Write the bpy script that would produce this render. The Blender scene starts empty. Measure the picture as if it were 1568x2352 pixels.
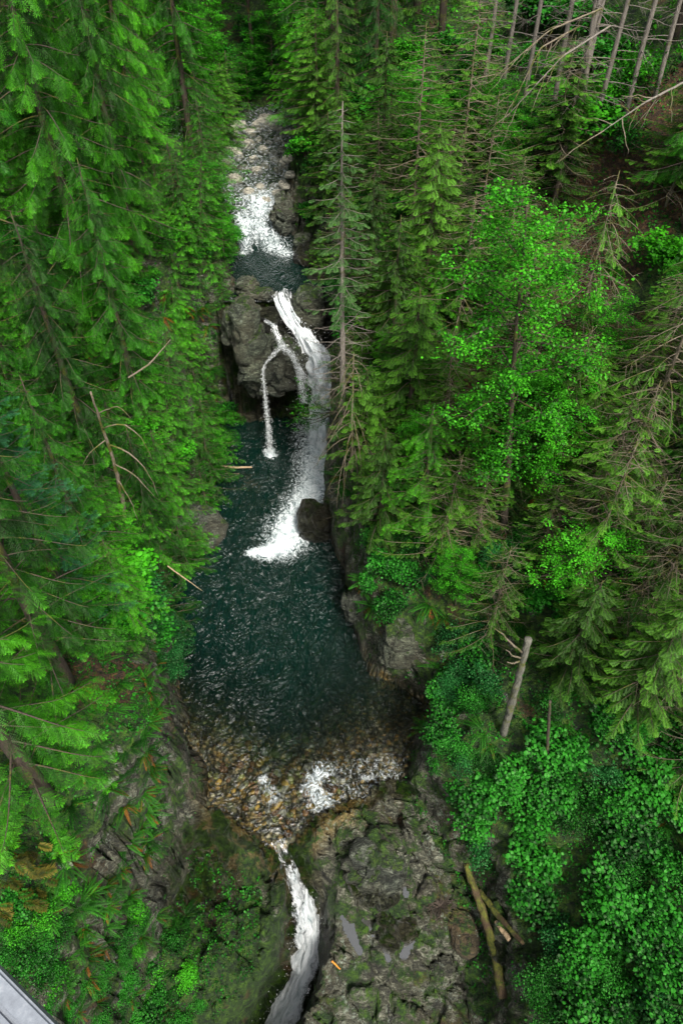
import bpy, math, random
import numpy as np
from mathutils import Vector, Matrix
rng = np.random.default_rng(7); random.seed(7)
C = bpy.context.scene.collection
PI = math.pi
# ------------------------------------------------------------------ camera
CH = 25.0; S2 = math.sqrt(.5); FP = 1568.0
def ray(px, py):
    a = (px-784)/FP; b = (1176-py)/FP
    return np.array([a, S2*(1+b), -S2*(1-b)])
def atz(px, py, z):
    d = ray(px, py); t = (z-CH)/d[2]; return np.array([d[0]*t, d[1]*t, z])
def aty(px, py, y):
    d = ray(px, py); t = y/d[1]; return np.array([d[0]*t, y, CH+d[2]*t])
def proj(p):
    x, y, z = p[0], p[1], p[2]-CH
    dep = S2*y-S2*z
    if dep < .1: return (-999, -999)
    return (784+FP*x/dep, 1176-FP*(S2*y+S2*z)/dep)
cd = bpy.data.cameras.new('camera'); cam = bpy.data.objects.new('camera', cd); C.objects.link(cam)
cam.location = (0, 0, CH); cam.rotation_euler = (math.radians(45), 0, 0)
cd.lens = 24; cd.sensor_width = 36; cd.clip_start = .05; cd.clip_end = 600
bpy.context.scene.camera = cam
# ------------------------------------------------------------------ noise
def _h(i, j, k, s):
    n = (i.astype(np.int64)*374761393 + j.astype(np.int64)*668265263 + k.astype(np.int64)*2147483647 + s*974711) & 0xffffffff
    n = ((n ^ (n >> 13))*1274126177) & 0xffffffff
    n = n ^ (n >> 16)
    return (n & 0xffffff)/float(0xffffff)
def vn(x, y, z, s=0):
    x, y, z = np.broadcast_arrays(np.asarray(x, float), np.asarray(y, float), np.asarray(z, float))
    i, j, k = np.floor(x), np.floor(y), np.floor(z)
    f, g, h = x-i, y-j, z-k
    f = f*f*(3-2*f); g = g*g*(3-2*g); h = h*h*(3-2*h)
    r = 0
    for a in (0, 1):
        for b in (0, 1):
            for c in (0, 1):
                r = r + _h(i+a, j+b, k+c, s)*(f if a else 1-f)*(g if b else 1-g)*(h if c else 1-h)
    return r*2-1
def fbm(x, y, z, o=4, s=0, g=.5):
    r = 0; a = 1; t = 0
    for q in range(o):
        r = r+a*vn(x*2**q, y*2**q, z*2**q, s+q*17); t += a; a *= g
    return r/t
def worley(x, y, z, s=0):
    i, j, k = np.floor(x), np.floor(y), np.floor(z)
    d1 = np.full(x.shape, 9.); d2 = np.full(x.shape, 9.); cell = np.zeros(x.shape)
    for a in (-1, 0, 1):
        for b in (-1, 0, 1):
            for c in (-1, 0, 1):
                I, J, K = i+a, j+b, k+c
                q = (x-I-_h(I, J, K, s))**2+(y-J-_h(I, J, K, s+5))**2+(z-K-_h(I, J, K, s+9))**2
                v = _h(I, J, K, s+13)
                near = q < d1
                d2 = np.where(near, d1, np.minimum(d2, q)); cell = np.where(near, v, cell); d1 = np.where(near, q, d1)
    return np.sqrt(d1), np.sqrt(d2), cell
def sst(a, b, x):
    t = np.clip((x-a)/(b-a), 0, 1); return t*t*(3-2*t)
# ------------------------------------------------------------------ mesh helpers
def mesh_np(name, V, F, mat=None, attrs=None, smooth=False):
    V = np.asarray(V, np.float32); F = np.asarray(F, np.int32)
    me = bpy.data.meshes.new(name); n = F.shape[1]
    me.vertices.add(len(V)); me.vertices.foreach_set('co', V.ravel())
    me.loops.add(F.size); me.loops.foreach_set('vertex_index', F.ravel())
    me.polygons.add(len(F)); me.polygons.foreach_set('loop_start', np.arange(0, F.size, n, dtype=np.int32))
    if smooth: me.polygons.foreach_set('use_smooth', np.ones(len(F), bool))
    if attrs:
        for k, v in attrs.items():
            at = me.attributes.new(k, 'FLOAT', 'POINT'); at.data.foreach_set('value', np.asarray(v, np.float32))
    me.update(calc_edges=True)
    if mat: me.materials.append(mat)
    return me
def ob(name, me, parent=None, loc=(0, 0, 0)):
    o = bpy.data.objects.new(name, me); C.objects.link(o); o.location = loc
    if parent: o.parent = parent
    return o
def tag(o, label=None, cat=None, group=None, kind=None):
    for k, v in (('label', label), ('category', cat), ('group', group), ('kind', kind)):
        if v: o[k] = v
    return o
class MB:
    """collects pieces (verts, tris, per-vertex tint)"""
    def __init__(s): s.v = []; s.f = []; s.t = []; s.n = 0
    def add(s, V, F, T=None):
        V = np.asarray(V, float); F = np.asarray(F, int)
        s.v.append(V); s.f.append(F+s.n); s.t.append(np.zeros(len(V)) if T is None else np.asarray(T, float)); s.n += len(V)
    def inst(s, tmpl, M, off=None):
        """M: (k,3,4) matrices"""
        V, F, T = tmpl; M = np.asarray(M, float); k = len(M)
        if not k: return
        P = np.einsum('kij,nj->kni', M[:, :, :3], V)+M[:, None, :, 3]
        n = len(V)
        FF = (F[None]+(np.arange(k)*n)[:, None, None]).reshape(-1, 3)+s.n
        TT = np.tile(T, k)
        if off is not None: TT = TT+np.repeat(off, n)
        s.v.append(P.reshape(-1, 3)); s.f.append(FF); s.t.append(TT); s.n += n*k
    def tube(s, pts, rad, sides=6, cap=True):
        pts = np.asarray(pts, float); n = len(pts); rad = np.broadcast_to(rad, (n,))
        tg = np.gradient(pts, axis=0); tg /= np.linalg.norm(tg, axis=1)[:, None]+1e-9
        ref = np.array([0, 0, 1.]) if abs(tg[0][2]) < .9 else np.array([1., 0, 0])
        a = np.cross(tg, ref); a /= np.linalg.norm(a, axis=1)[:, None]+1e-9; b = np.cross(tg, a)
        an = np.arange(sides)*2*PI/sides
        V = pts[:, None]+rad[:, None, None]*(np.cos(an)[None, :, None]*a[:, None]+np.sin(an)[None, :, None]*b[:, None])
        V = V.reshape(-1, 3); F = []
        for i in range(n-1):
            for j in range(sides):
                p = i*sides+j; q = i*sides+(j+1) % sides
                F += [(p, q, q+sides), (p, q+sides, p+sides)]
        if cap:
            V = np.vstack([V, pts[:1], pts[-1:]]); c0 = n*sides
            for j in range(sides):
                F.append((c0, (j+1) % sides, j)); F.append((c0+1, (n-1)*sides+j, (n-1)*sides+(j+1) % sides))
        s.add(V, F, np.linspace(0, 1, n).repeat(sides) if not cap else np.append(np.linspace(0, 1, n).repeat(sides), [0, 1]))
    def mesh(s, name, mat, smooth=False):
        return mesh_np(name, np.vstack(s.v), np.vstack(s.f), mat, {'tint': np.concatenate(s.t)}, smooth)
# ------------------------------------------------------------------ materials
def newmat(name):
    m = bpy.data.materials.new(name); m.use_nodes = True; nt = m.node_tree; nt.nodes.clear()
    out = nt.nodes.new('ShaderNodeOutputMaterial'); return m, nt, out
class N:
    def __init__(s, nt): s.nt = nt
    def __call__(s, typ, **k):
        n = s.nt.nodes.new('ShaderNode'+typ)
        for a, v in k.items():
            if hasattr(n, a): setattr(n, a, v)
        return n
    def l(s, a, b): s.nt.links.new(a, b)
    def noise(s, vec, scale, detail=4, rough=.55, dist=0):
        n = s('TexNoise'); n.inputs['Scale'].default_value = scale; n.inputs['Detail'].default_value = detail
        n.inputs['Roughness'].default_value = rough; n.inputs['Distortion'].default_value = dist
        s.l(vec, n.inputs['Vector']); return n.outputs['Fac']
    def ramp(s, fac, stops, interp='LINEAR'):
        r = s('ValToRGB'); r.color_ramp.interpolation = interp; e = r.color_ramp.elements
        while len(e) < len(stops): e.new(.5)
        for q, (p, c) in zip(e, stops):
            q.position = p; q.color = (c, c, c, 1) if np.isscalar(c) else (*c, 1)
        s.l(fac, r.inputs[0]); return r.outputs[0]
    def math(s, op, a, b=0., c=None):
        n = s('Math', operation=op)
        for i, v in enumerate((a, b, c)):
            if v is None: continue
            if hasattr(v, 'is_output'): s.l(v, n.inputs[i])
            else: n.inputs[i].default_value = v
        return n.outputs[0]
    def mix(s, fac, a, b, blend='MIX'):
        n = s('Mix', data_type='RGBA', blend_type=blend)
        for i, v in ((0, fac), (6, a), (7, b)):
            if hasattr(v, 'is_output'): s.l(v, n.inputs[i])
            else: n.inputs[i].default_value = v if i == 0 else (*v, 1)
        return n.outputs[2]
    def attr(s, name):
        n = s('Attribute', attribute_name=name); return n.outputs['Fac']
    def mapping(s, vec, scale=(1, 1, 1), rot=(0, 0, 0)):
        n = s('Mapping'); n.inputs['Scale'].default_value = scale; n.inputs['Rotation'].default_value = rot
        s.l(vec, n.inputs['Vector']); return n.outputs[0]
    def bump(s, h, strength, dist, nrm=None):
        n = s('Bump'); n.inputs['Strength'].default_value = strength; n.inputs['Distance'].default_value = dist
        s.l(h, n.inputs['Height'])
        if nrm: s.l(nrm, n.inputs['Normal'])
        return n.outputs[0]

def leaf_mat(name, dark, mid, bright, trans=.35, gloss=.06, hue=.0):
    m, nt, out = newmat(name); n = N(nt)
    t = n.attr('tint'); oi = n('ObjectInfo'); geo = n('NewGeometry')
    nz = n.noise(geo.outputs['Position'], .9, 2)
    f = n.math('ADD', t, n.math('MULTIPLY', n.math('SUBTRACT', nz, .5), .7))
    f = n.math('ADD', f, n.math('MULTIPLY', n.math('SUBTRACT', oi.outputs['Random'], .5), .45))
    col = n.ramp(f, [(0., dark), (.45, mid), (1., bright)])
    d = n('BsdfDiffuse'); tr = n('BsdfTranslucent'); n.l(col, d.inputs[0])
    tc = n.mix(.35, col, (.09, .33, .008), 'MIX'); n.l(tc, tr.inputs[0])
    mx = n('MixShader'); mx.inputs[0].default_value = trans; n.l(d.outputs[0], mx.inputs[1]); n.l(tr.outputs[0], mx.inputs[2])
    g = n('BsdfGlossy'); g.inputs['Roughness'].default_value = .5; g.inputs[0].default_value = (.5, .7, .4, 1)
    m2 = n('MixShader'); m2.inputs[0].default_value = gloss*.4; n.l(mx.outputs[0], m2.inputs[1]); n.l(g.outputs[0], m2.inputs[2])
    n.l(m2.outputs[0], out.inputs[0]); return m
M = {}
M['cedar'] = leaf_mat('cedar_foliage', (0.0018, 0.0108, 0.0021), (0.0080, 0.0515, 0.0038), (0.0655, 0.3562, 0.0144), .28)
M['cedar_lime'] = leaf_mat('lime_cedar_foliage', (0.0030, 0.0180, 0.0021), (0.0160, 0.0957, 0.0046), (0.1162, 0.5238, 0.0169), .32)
M['cedar_dark'] = leaf_mat('dark_cedar_foliage', (0.0012, 0.0072, 0.0021), (0.0047, 0.0297, 0.0046), (0.0295, 0.1781, 0.0144), .25)  # far conifer green, reused as painted shade on the far left cedars
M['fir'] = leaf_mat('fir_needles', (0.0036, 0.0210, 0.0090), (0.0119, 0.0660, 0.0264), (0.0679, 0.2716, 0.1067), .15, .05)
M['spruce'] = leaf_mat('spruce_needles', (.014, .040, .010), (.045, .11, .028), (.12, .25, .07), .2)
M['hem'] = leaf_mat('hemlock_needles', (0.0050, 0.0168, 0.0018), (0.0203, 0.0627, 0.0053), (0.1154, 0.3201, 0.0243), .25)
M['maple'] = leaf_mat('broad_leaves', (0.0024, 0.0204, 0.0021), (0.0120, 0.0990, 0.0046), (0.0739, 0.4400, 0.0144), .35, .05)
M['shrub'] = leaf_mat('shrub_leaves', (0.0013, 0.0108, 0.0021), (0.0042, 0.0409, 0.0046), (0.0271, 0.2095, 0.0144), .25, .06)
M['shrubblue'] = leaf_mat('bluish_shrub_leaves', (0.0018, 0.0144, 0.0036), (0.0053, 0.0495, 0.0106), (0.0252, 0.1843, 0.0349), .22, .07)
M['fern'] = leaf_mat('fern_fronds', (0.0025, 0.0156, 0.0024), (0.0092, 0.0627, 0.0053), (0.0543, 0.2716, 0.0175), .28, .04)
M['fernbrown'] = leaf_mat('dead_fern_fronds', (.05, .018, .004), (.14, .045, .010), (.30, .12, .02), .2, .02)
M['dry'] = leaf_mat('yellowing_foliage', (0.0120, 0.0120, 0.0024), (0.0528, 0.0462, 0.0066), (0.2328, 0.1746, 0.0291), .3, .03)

def bark_mat(name, a, b, moss=.4):
    m, nt, out = newmat(name); n = N(nt); tc = n('TexCoord'); v = n.mapping(tc.outputs['Object'], (9, 9, 1.6))
    z = n.noise(v, 3, 6, .65); col = n.ramp(z, [(.3, a), (.7, b)])
    z2 = n.noise(tc.outputs['Object'], 1.7, 5, .65)
    mf = n.ramp(z2, [(.62-moss*.2, 0.), (.74-moss*.2, 1.)])
    col = n.mix(mf, col, n.ramp(n.noise(tc.outputs['Object'], 14, 5, .7), [(.35, (.020, .032, .003)), (.65, (.13, .13, .014))])); p = n('BsdfPrincipled'); n.l(col, p.inputs['Base Color'])
    p.inputs['Roughness'].default_value = .9; n.l(n.bump(z, .8, .02), p.inputs['Normal']); n.l(p.outputs[0], out.inputs[0]); return m
M['bark'] = bark_mat('grey_brown_bark', (.018, .012, .008), (.085, .062, .045), .6)
M['barkpale'] = bark_mat('pale_weathered_bark', (.06, .050, .040), (.27, .235, .20), .35)
M['barkmoss'] = bark_mat('mossy_bark', (.06, .045, .03), (.26, .21, .15), .7)
M['logmoss'] = bark_mat('mossy_log_bark', (.02, .013, .007), (.10, .060, .028), 1.0)
M['snag'] = bark_mat('lichened_snag_bark', (.035, .032, .026), (.20, .19, .15), .5)
M['barktan'] = bark_mat('tan_dead_wood', (.20, .13, .07), (.45, .33, .20), .05)

def rock_mat(name, pale=(.25, .27, .20), dark=(.040, .048, .032), moss=.5, wetz=.5, brown=.55):
    m, nt, out = newmat(name); n = N(nt); geo = n('NewGeometry'); pos = geo.outputs['Position']
    st = n.mapping(pos, (1, 1.9, 2.8), (.5, .35, .6)); DARKK = 1
    a = n.noise(st, 1.3, 6, .68, .6); b = n.noise(st, 5.5, 5, .7, .9)
    vo = n('TexVoronoi', feature='DISTANCE_TO_EDGE'); vo.inputs['Scale'].default_value = 1.5
    dv = n('VectorMath', operation='ADD'); n.l(st, dv.inputs[0])
    nn = n('TexNoise'); nn.inputs['Scale'].default_value = 1.6; nn.inputs['Detail'].default_value = 5; n.l(pos, nn.inputs['Vector'])
    sc = n('VectorMath', operation='SCALE'); sc.inputs['Scale'].default_value = 1.1; n.l(nn.outputs['Color'], sc.inputs[0]); n.l(sc.outputs[0], dv.inputs[1])
    n.l(dv.outputs[0], vo.inputs['Vector'])
    crack = n.ramp(vo.outputs['Distance'], [(0., .25), (.03, .85), (.12, 1.)])
    f = n.math('ADD', n.math('MULTIPLY', a, .55), n.math('MULTIPLY', b, .45))
    col = n.ramp(f, [(.40, tuple(.35*q for q in dark)), (.47, dark), (.53, tuple(.35*p+.65*q for p, q in zip(pale, dark))), (.60, pale)])
    tone = n.noise(pos, .5, 4); col = n.mix(n.ramp(tone, [(.45, 0.), (.62, brown)]), col, (.10, .085, .05))
    lich = n.ramp(n.noise(pos, 7, 5, .72), [(.60, 0.), (.66, 1.)])
    lich2 = n.math('MULTIPLY', lich, n.ramp(n.noise(pos, .8, 3), [(.45, 0.), (.55, 1.)]))
    col = n.mix(n.math('MULTIPLY', lich2, .8), col, (.42, .50, .38))
    # moss grows on upward faces
    sp = n('SeparateXYZ'); n.l(geo.outputs['Normal'], sp.inputs[0])
    mz = n.math('ADD', n.math('MULTIPLY', sp.outputs['Z'], .35), n.noise(pos, 1.1, 6, .66))
    mf = n.ramp(mz, [(.98-.34*moss, 0.), (1.04-.34*moss, 1.)])
    mcol = n.ramp(n.noise(pos, 5, 5, .7), [(.34, (.006, .018, .002)), (.5, (.030, .072, .005)), (.68, (.11, .19, .012))])
    col = n.mix(mf, col, mcol)
    sz = n('SeparateXYZ'); n.l(pos, sz.inputs[0])
    wz = n.math('ADD', sz.outputs['Z'], n.math('MULTIPLY', n.noise(pos, 1.4, 4), .8))
    wet = n.ramp(n.math('MULTIPLY_ADD', wz, .5, .5-wetz*.5), [(.42, 1.), (.62, 0.)]) if wetz is not None else None
    ch = n.math('MULTIPLY', crack, 1)
    hgt = n.math('ADD', n.math('MULTIPLY', crack, .5), n.math('ADD', n.math('MULTIPLY', a, 1.3), n.math('MULTIPLY', b, .9)))
    hgt = n.math('ADD', hgt, n.math('MULTIPLY', n.math('MULTIPLY', mf, n.noise(pos, 22, 3, .7)), .5))
    p = n('BsdfPrincipled')
    col = n.mix(n.math('SUBTRACT', 1, crack), col, (.02, .02, .015))
    if wet is not None:
        col = n.mix(wet, col, (.42, .40, .33), 'MULTIPLY')
        r = n.math('SUBTRACT', .80, n.math('MULTIPLY', wet, .48)); n.l(r, p.inputs['Roughness'])
    else: p.inputs['Roughness'].default_value = .8
    n.l(col, p.inputs['Base Color'])
    n.l(n.bump(hgt, 1., .30), p.inputs['Normal']); n.l(p.outputs[0], out.inputs[0]); return m
M['rock'] = rock_mat('mossy_rock', moss=.55)
M['rockpale'] = rock_mat('pale_green_rock', (.25, .29, .19), (.050, .062, .038), .62, -9)
M['rockwet'] = rock_mat('dark_wet_rock', (.12, .13, .09), (.02, .024, .016), .35, 30)
M['rockbrown'] = rock_mat('brown_mossy_rock', (.20, .13, .06), (.07, .05, .02), .55, -9)
M['boulder'] = rock_mat('pale_river_boulder', (.85, .80, .66), (.58, .54, .43), .02, -9, 0.)

def terrain_mat():
    m, nt, out = newmat('ravine_ground'); n = N(nt)
    # mix of rock shader and earth / moss by the ground mask stored per vertex
    rm = M['rock'].node_tree
    geo = n('NewGeometry'); pos = geo.outputs['Position']
    st = n.mapping(pos, (1, 2.1, 2.6), (.45, .3, .7))
    a = n.noise(st, 1.2, 6, .68, .7); b = n.noise(st, 5, 5, .72, 1.)
    nn = n('TexNoise'); nn.inputs['Scale'].default_value = 1.5; nn.inputs['Detail'].default_value = 5; n.l(pos, nn.inputs['Vector'])
    sc = n('VectorMath', operation='SCALE'); sc.inputs['Scale'].default_value = 1.2; n.l(nn.outputs['Color'], sc.inputs[0])
    dv = n('VectorMath', operation='ADD'); n.l(st, dv.inputs[0]); n.l(sc.outputs[0], dv.inputs[1])
    vo = n('TexVoronoi', feature='DISTANCE_TO_EDGE'); vo.inputs['Scale'].default_value = 1.3; n.l(dv.outputs[0], vo.inputs['Vector'])
    crack = n.ramp(vo.outputs['Distance'], [(0., .45), (.03, .9), (.15, 1.)])
    f = n.math('ADD', n.math('MULTIPLY', a, .5), n.math('MULTIPLY', b, .5))
    col = n.ramp(f, [(.38, (.010, .011, .008)), (.45, (.040, .040, .026)), (.52, (.13, .13, .085)), (.59, (.38, .38, .28))])
    col = n.mix(n.ramp(n.noise(pos, .6, 4), [(.45, 0.), (.62, .6)]), col, (.075, .050, .022))
    gold = n.attr('gold'); col = n.mix(gold, col, n.ramp(b, [(.35, (.12, .07, .012)), (.65, (.42, .32, .12))]))
    lich = n.math('MULTIPLY', n.ramp(n.noise(pos, 6, 5, .74), [(.55, 0.), (.60, 1.)]), n.ramp(n.noise(pos, .7, 3), [(.42, 0.), (.55, 1.)]))
    col = n.mix(n.math('MULTIPLY', lich, .75), col, (.40, .47, .36))
    col = n.mix(n.math('SUBTRACT', 1, crack), col, (.018, .018, .012))
    moss = n.attr('moss')
    mz = n.math('ADD', n.math('MULTIPLY', moss, .6), n.noise(pos, 1.2, 6, .68))
    mf = n.ramp(mz, [(.72, 0.), (.80, 1.)])
    mcol = n.ramp(n.noise(pos, 4, 5, .72), [(.34, (.004, .014, .002)), (.48, (.024, .070, .004)), (.66, (.10, .22, .010))])
    earth = n.ramp(n.noise(pos, 6, 4, .7), [(.3, (.014, .008, .004)), (.52, (.075, .038, .012)), (.70, (.26, .13, .04))])
    ef = n.ramp(n.math('ADD', n.noise(pos, .55, 6, .6), n.math('MULTIPLY', n.attr('earthy'), .45)), [(.57, 0.), (.66, 1.)])
    mcol = n.mix(ef, mcol, earth)
    col = n.mix(mf, col, mcol)
    wet = n.attr('wet'); col = n.mix(wet, col, (.40, .38, .30), 'MULTIPLY')
    bed = n.attr('bed')
    v2 = n('TexVoronoi'); v2.inputs['Scale'].default_value = 6.5; pw = n('VectorMath', operation='ADD'); nw = n('TexNoise'); nw.inputs['Scale'].default_value = 5; nw.inputs['Detail'].default_value = 2; n.l(pos, nw.inputs['Vector']); sw = n('VectorMath', operation='SCALE'); sw.inputs['Scale'].default_value = .22; n.l(nw.outputs['Color'], sw.inputs[0]); n.l(pos, pw.inputs[0]); n.l(sw.outputs[0], pw.inputs[1]); v2.inputs['Randomness'].default_value = 1.
    n.l(pw.outputs[0], v2.inputs['Vector'])
    bc = n.ramp(n('SeparateColor').outputs[0], [(0., 0), (1., 1)]) if False else None
    scn = n('SeparateColor'); n.l(v2.outputs['Color'], scn.inputs[0])
    pc = n.ramp(scn.outputs[0], [(0., (.08, .09, .05)), (.35, (.17, .18, .10)), (.6, (.26, .21, .09)), (.85, (.48, .30, .08)), (1., (.58, .54, .40))])
    pe = n.ramp(v2.outputs['Distance'], [(.2, 1.), (.7, .22)])
    pc = n.mix(1., pc, pe, 'MULTIPLY')
    col = n.mix(bed, col, pc)
    p = n('BsdfPrincipled'); n.l(col, p.inputs['Base Color'])
    n.l(n.math('SUBTRACT', .88, n.math('MULTIPLY', wet, .55)), p.inputs['Roughness'])
    h = n.math('ADD', n.math('MULTIPLY', crack, .5), n.math('ADD', n.math('MULTIPLY', a, 1.4), n.math('MULTIPLY', b, .9)))
    h = n.math('ADD', h, n.math('MULTIPLY', n.math('MULTIPLY', mf, n.noise(pos, 18, 3, .75)), .7))
    h = n.math('MULTIPLY', h, n.math('SUBTRACT', 1, n.math('MULTIPLY', bed, .8)))
    n.l(n.bump(h, 1., .34), p.inputs['Normal']); n.l(p.outputs[0], out.inputs[0]); return m
M['ground'] = terrain_mat()

def water_mat(name, scale=1.0, tint=(.50, .66, .56), body=(.0008, .013, .009), bodyf=.9, bump=1., foamlo=.55, foamw=.30):
    m, nt, out = newmat(name); n = N(nt); geo = n('NewGeometry'); pos = geo.outputs['Position']
    v = n.mapping(pos, (1.5*scale, .85*scale, 1), (0, 0, .5)); w1 = n.noise(v, 1.0, 2.5, .5, 2.0); w1 = n.math('SUBTRACT', 1, n.math('ABSOLUTE', n.math('MULTIPLY_ADD', w1, 5, -2.5)))
    v2 = n.mapping(pos, (6*scale, 3.6*scale, 1), (0, 0, -.3)); w2 = n.noise(v2, 1.2, 3, .6, 1.8); w2 = n.math('SUBTRACT', 1, n.math('ABSOLUTE', n.math('MULTIPLY_ADD', w2, 4, -2)))
    fl = n.attr('flow')
    h = n.math('MULTIPLY', n.math('ADD', n.math('MULTIPLY', w1, 1.), n.math('MULTIPLY', w2, .10)), n.math('ADD', .35, fl))
    bm = n.bump(h, bump, .24)
    tr = n('BsdfTransparent'); n.l(n.ramp(n.attr('deep'), [(0., (.92, .93, .86)), (.12, (.62, .74, .60)), (.5, (.14, .34, .26))]), tr.inputs[0])
    df = n('BsdfDiffuse'); df.inputs[0].default_value = (*body, 1)
    mx = n('MixShader'); dep = n.attr('deep'); n.l(n.math('MULTIPLY', dep, bodyf), mx.inputs[0])
    n.l(tr.outputs[0], mx.inputs[1]); n.l(df.outputs[0], mx.inputs[2])
    gl = n('BsdfGlossy'); gl.inputs['Roughness'].default_value = .20; n.l(bm, gl.inputs['Normal'])
    fr = n('Fresnel'); fr.inputs['IOR'].default_value = 1.55; n.l(bm, fr.inputs['Normal'])
    m2 = n('MixShader'); n.l(fr.outputs[0], m2.inputs[0]); n.l(mx.outputs[0], m2.inputs[1]); n.l(gl.outputs[0], m2.inputs[2])
    # foam
    fo = n.attr('foam'); vf = n.mapping(pos, (1.3, 1, 1), (0, 0, .4))
    f1 = n.noise(vf, 2.6, 6, .70, 2.2); f2 = n.noise(vf, 9, 4, .7, 1.5); f1 = n.math('ADD', n.math('MULTIPLY', f1, .78), n.math('MULTIPLY', f2, .22))
    gt = n('Clamp'); n.l(n.math('MULTIPLY', fo, 3.5), gt.inputs[0]); ff = n.math('ADD', fo, n.math('MULTIPLY', n.math('MULTIPLY', n.math('SUBTRACT', f1, .5), 2.9), gt.outputs[0]))
    fm = n.ramp(ff, [(foamlo-foamw, 0.), (foamlo+foamw, 1.)])
    fd = n('BsdfDiffuse'); n.l(n.ramp(n.math('ADD', f1, n.math('MULTIPLY', fo, .06)), [(.40, (.26, .36, .37)), (.53, (.50, .57, .58)), (.62, (.74, .78, .78))]), fd.inputs[0])
    n.l(n.bump(f1, .8, .12), fd.inputs['Normal'])
    m3 = n('MixShader'); n.l(fm, m3.inputs[0]); n.l(m2.outputs[0], m3.inputs[1]); n.l(fd.outputs[0], m3.inputs[2])
    n.l(m3.outputs[0], out.inputs[0]); return m
M['pool'] = water_mat('pool_water')
def foam_mat(name, cover=.6, along=6., sc_=7., alb=1.):
    m, nt, out = newmat(name); n = N(nt)
    cu, cv = n.attr('u'), n.attr('v'); cb = n('CombineXYZ'); n.l(cu, cb.inputs[0]); n.l(n.math('MULTIPLY', cv, 1/along), cb.inputs[1])
    s1 = n.noise(cb.outputs[0], sc_, 6, .7, .8); s2 = n.noise(cb.outputs[0], sc_*3.5, 4, .7, .5)
    s = n.math('ADD', n.math('MULTIPLY', s1, .65), n.math('MULTIPLY', s2, .35))
    f = n.math('ADD', n.attr('foam'), n.math('MULTIPLY', n.math('SUBTRACT', s, .5), 3.2))
    al = n.ramp(f, [(.42-cover*.3, 0.), (.72-cover*.3, 1.)])
    d = n('BsdfDiffuse'); n.l(n.ramp(s, [(.38, (.34*alb, .42*alb, .43*alb)), (.48, (.78*alb, .83*alb, .84*alb)), (.58, (.97*alb, .98*alb, .98*alb))]), d.inputs[0])
    n.l(n.bump(s, .9, .08), d.inputs['Normal'])
    t2 = n('BsdfTranslucent'); t2.inputs[0].default_value = (.8, .85, .85, 1)
    m1 = n('MixShader'); m1.inputs[0].default_value = .25; n.l(d.outputs[0], m1.inputs[1]); n.l(t2.outputs[0], m1.inputs[2])
    tr = n('BsdfTransparent'); gl = n('BsdfGlossy'); gl.inputs['Roughness'].default_value = .20
    m0 = n('MixShader'); m0.inputs[0].default_value = .12; n.l(tr.outputs[0], m0.inputs[1]); n.l(gl.outputs[0], m0.inputs[2])
    mx = n('MixShader'); n.l(al, mx.inputs[0]); n.l(m0.outputs[0], mx.inputs[1]); n.l(m1.outputs[0], mx.inputs[2])
    n.l(mx.outputs[0], out.inputs[0]); return m
M['fall'] = foam_mat('falling_water', .7)
M['chute'] = foam_mat('chute_water', .6, 5., 9., .62)
M['thinfall'] = foam_mat('thin_falling_water', -.15, 3., 22.)
def plain(name, col, rough=.7, metal=0., var=.3, scale=8.):
    m, nt, out = newmat(name); n = N(nt); tc = n('TexCoord'); z = n.noise(tc.outputs['Object'], scale, 6, .65)
    c = n.ramp(z, [(.3, tuple(q*(1-var) for q in col)), (.7, tuple(min(1, q*(1+var)) for q in col))])
    p = n('BsdfPrincipled'); n.l(c, p.inputs['Base Color']); p.inputs['Roughness'].default_value = rough; p.inputs['Metallic'].default_value = metal
    n.l(n.bump(z, .3, .02), p.inputs['Normal']); n.l(p.outputs[0], out.inputs[0]); return m
M['pebble'] = [plain('river_pebble_%s' % k, c, .35, 0, .35, 5) for k, c in (('ochre', (.30, .20, .05)), ('olive', (.16, .17, .06)), ('grey', (.22, .22, .19)), ('brown', (.17, .09, .04)))]
M['spray'] = plain('spray_drops', (.85, .88, .88), .5, 0, .05)
# ------------------------------------------------------------------ ravine shape
def pl(pts, k=1):
    pts = sorted(pts); ys = np.array([p[0] for p in pts]); vs = np.array([p[k] for p in pts])
    return lambda y: np.interp(y, ys, vs)
def wpts(L, z): return [tuple(atz(a, b, z)[:2]) for a, b in L]
LP = wpts([(470, 1000), (485, 1080), (480, 1150), (455, 1210), (415, 1260), (382, 1330), (385, 1420), (425, 1500), (420, 1580), (440, 1700), (465, 1790), (482, 1850)], 0)
RP = wpts([(742, 1040), (742, 1130), (738, 1200), (760, 1265), (785, 1350), (800, 1450), (845, 1540), (930, 1590), (975, 1625), (930, 1720), (885, 1790)], 0)
XLp = [(y, x) for x, y in LP]+[(33, -6.6), (34.5, -5.4), (37.5, -6.0), (39.5, -5.8), (41, -7.5), (46, -12), (52, -13), (60, -13), (8.8, -5.6), (6.5, -6.3), (4, -6.6), (0, -7), (-20, -7)]
XRp = [(y, x) for x, y in RP if y > 11]+[(33, -1.0), (35.5, -1.0), (38, -1.2), (39.5, -2.0), (41.5, -3.9), (45.6, -3.2), (52, -3.3), (60, -3.3), (10.6, 2.0), (9.6, 2.9), (8, 3.8), (6.4, 4.1), (3, 4.3), (-20, 5)]
XL = pl(XLp); XR = pl(XRp)
NB = wpts([(482, 1850), (560, 1905), (610, 1938), (640, 1950), (668, 1932), (700, 1900), (760, 1852), (850, 1825), (890, 1795)], 0)
YN = pl([(-30, 10.6)]+NB+[(30, 11)])
ZL = pl([(-20, 5), (0, 5.5), (9, 6), (12, 5), (16, 3.), (22, 3.3), (26, 5.5), (31, 9), (35, 10), (45, 12.5), (60, 15)])
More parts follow.
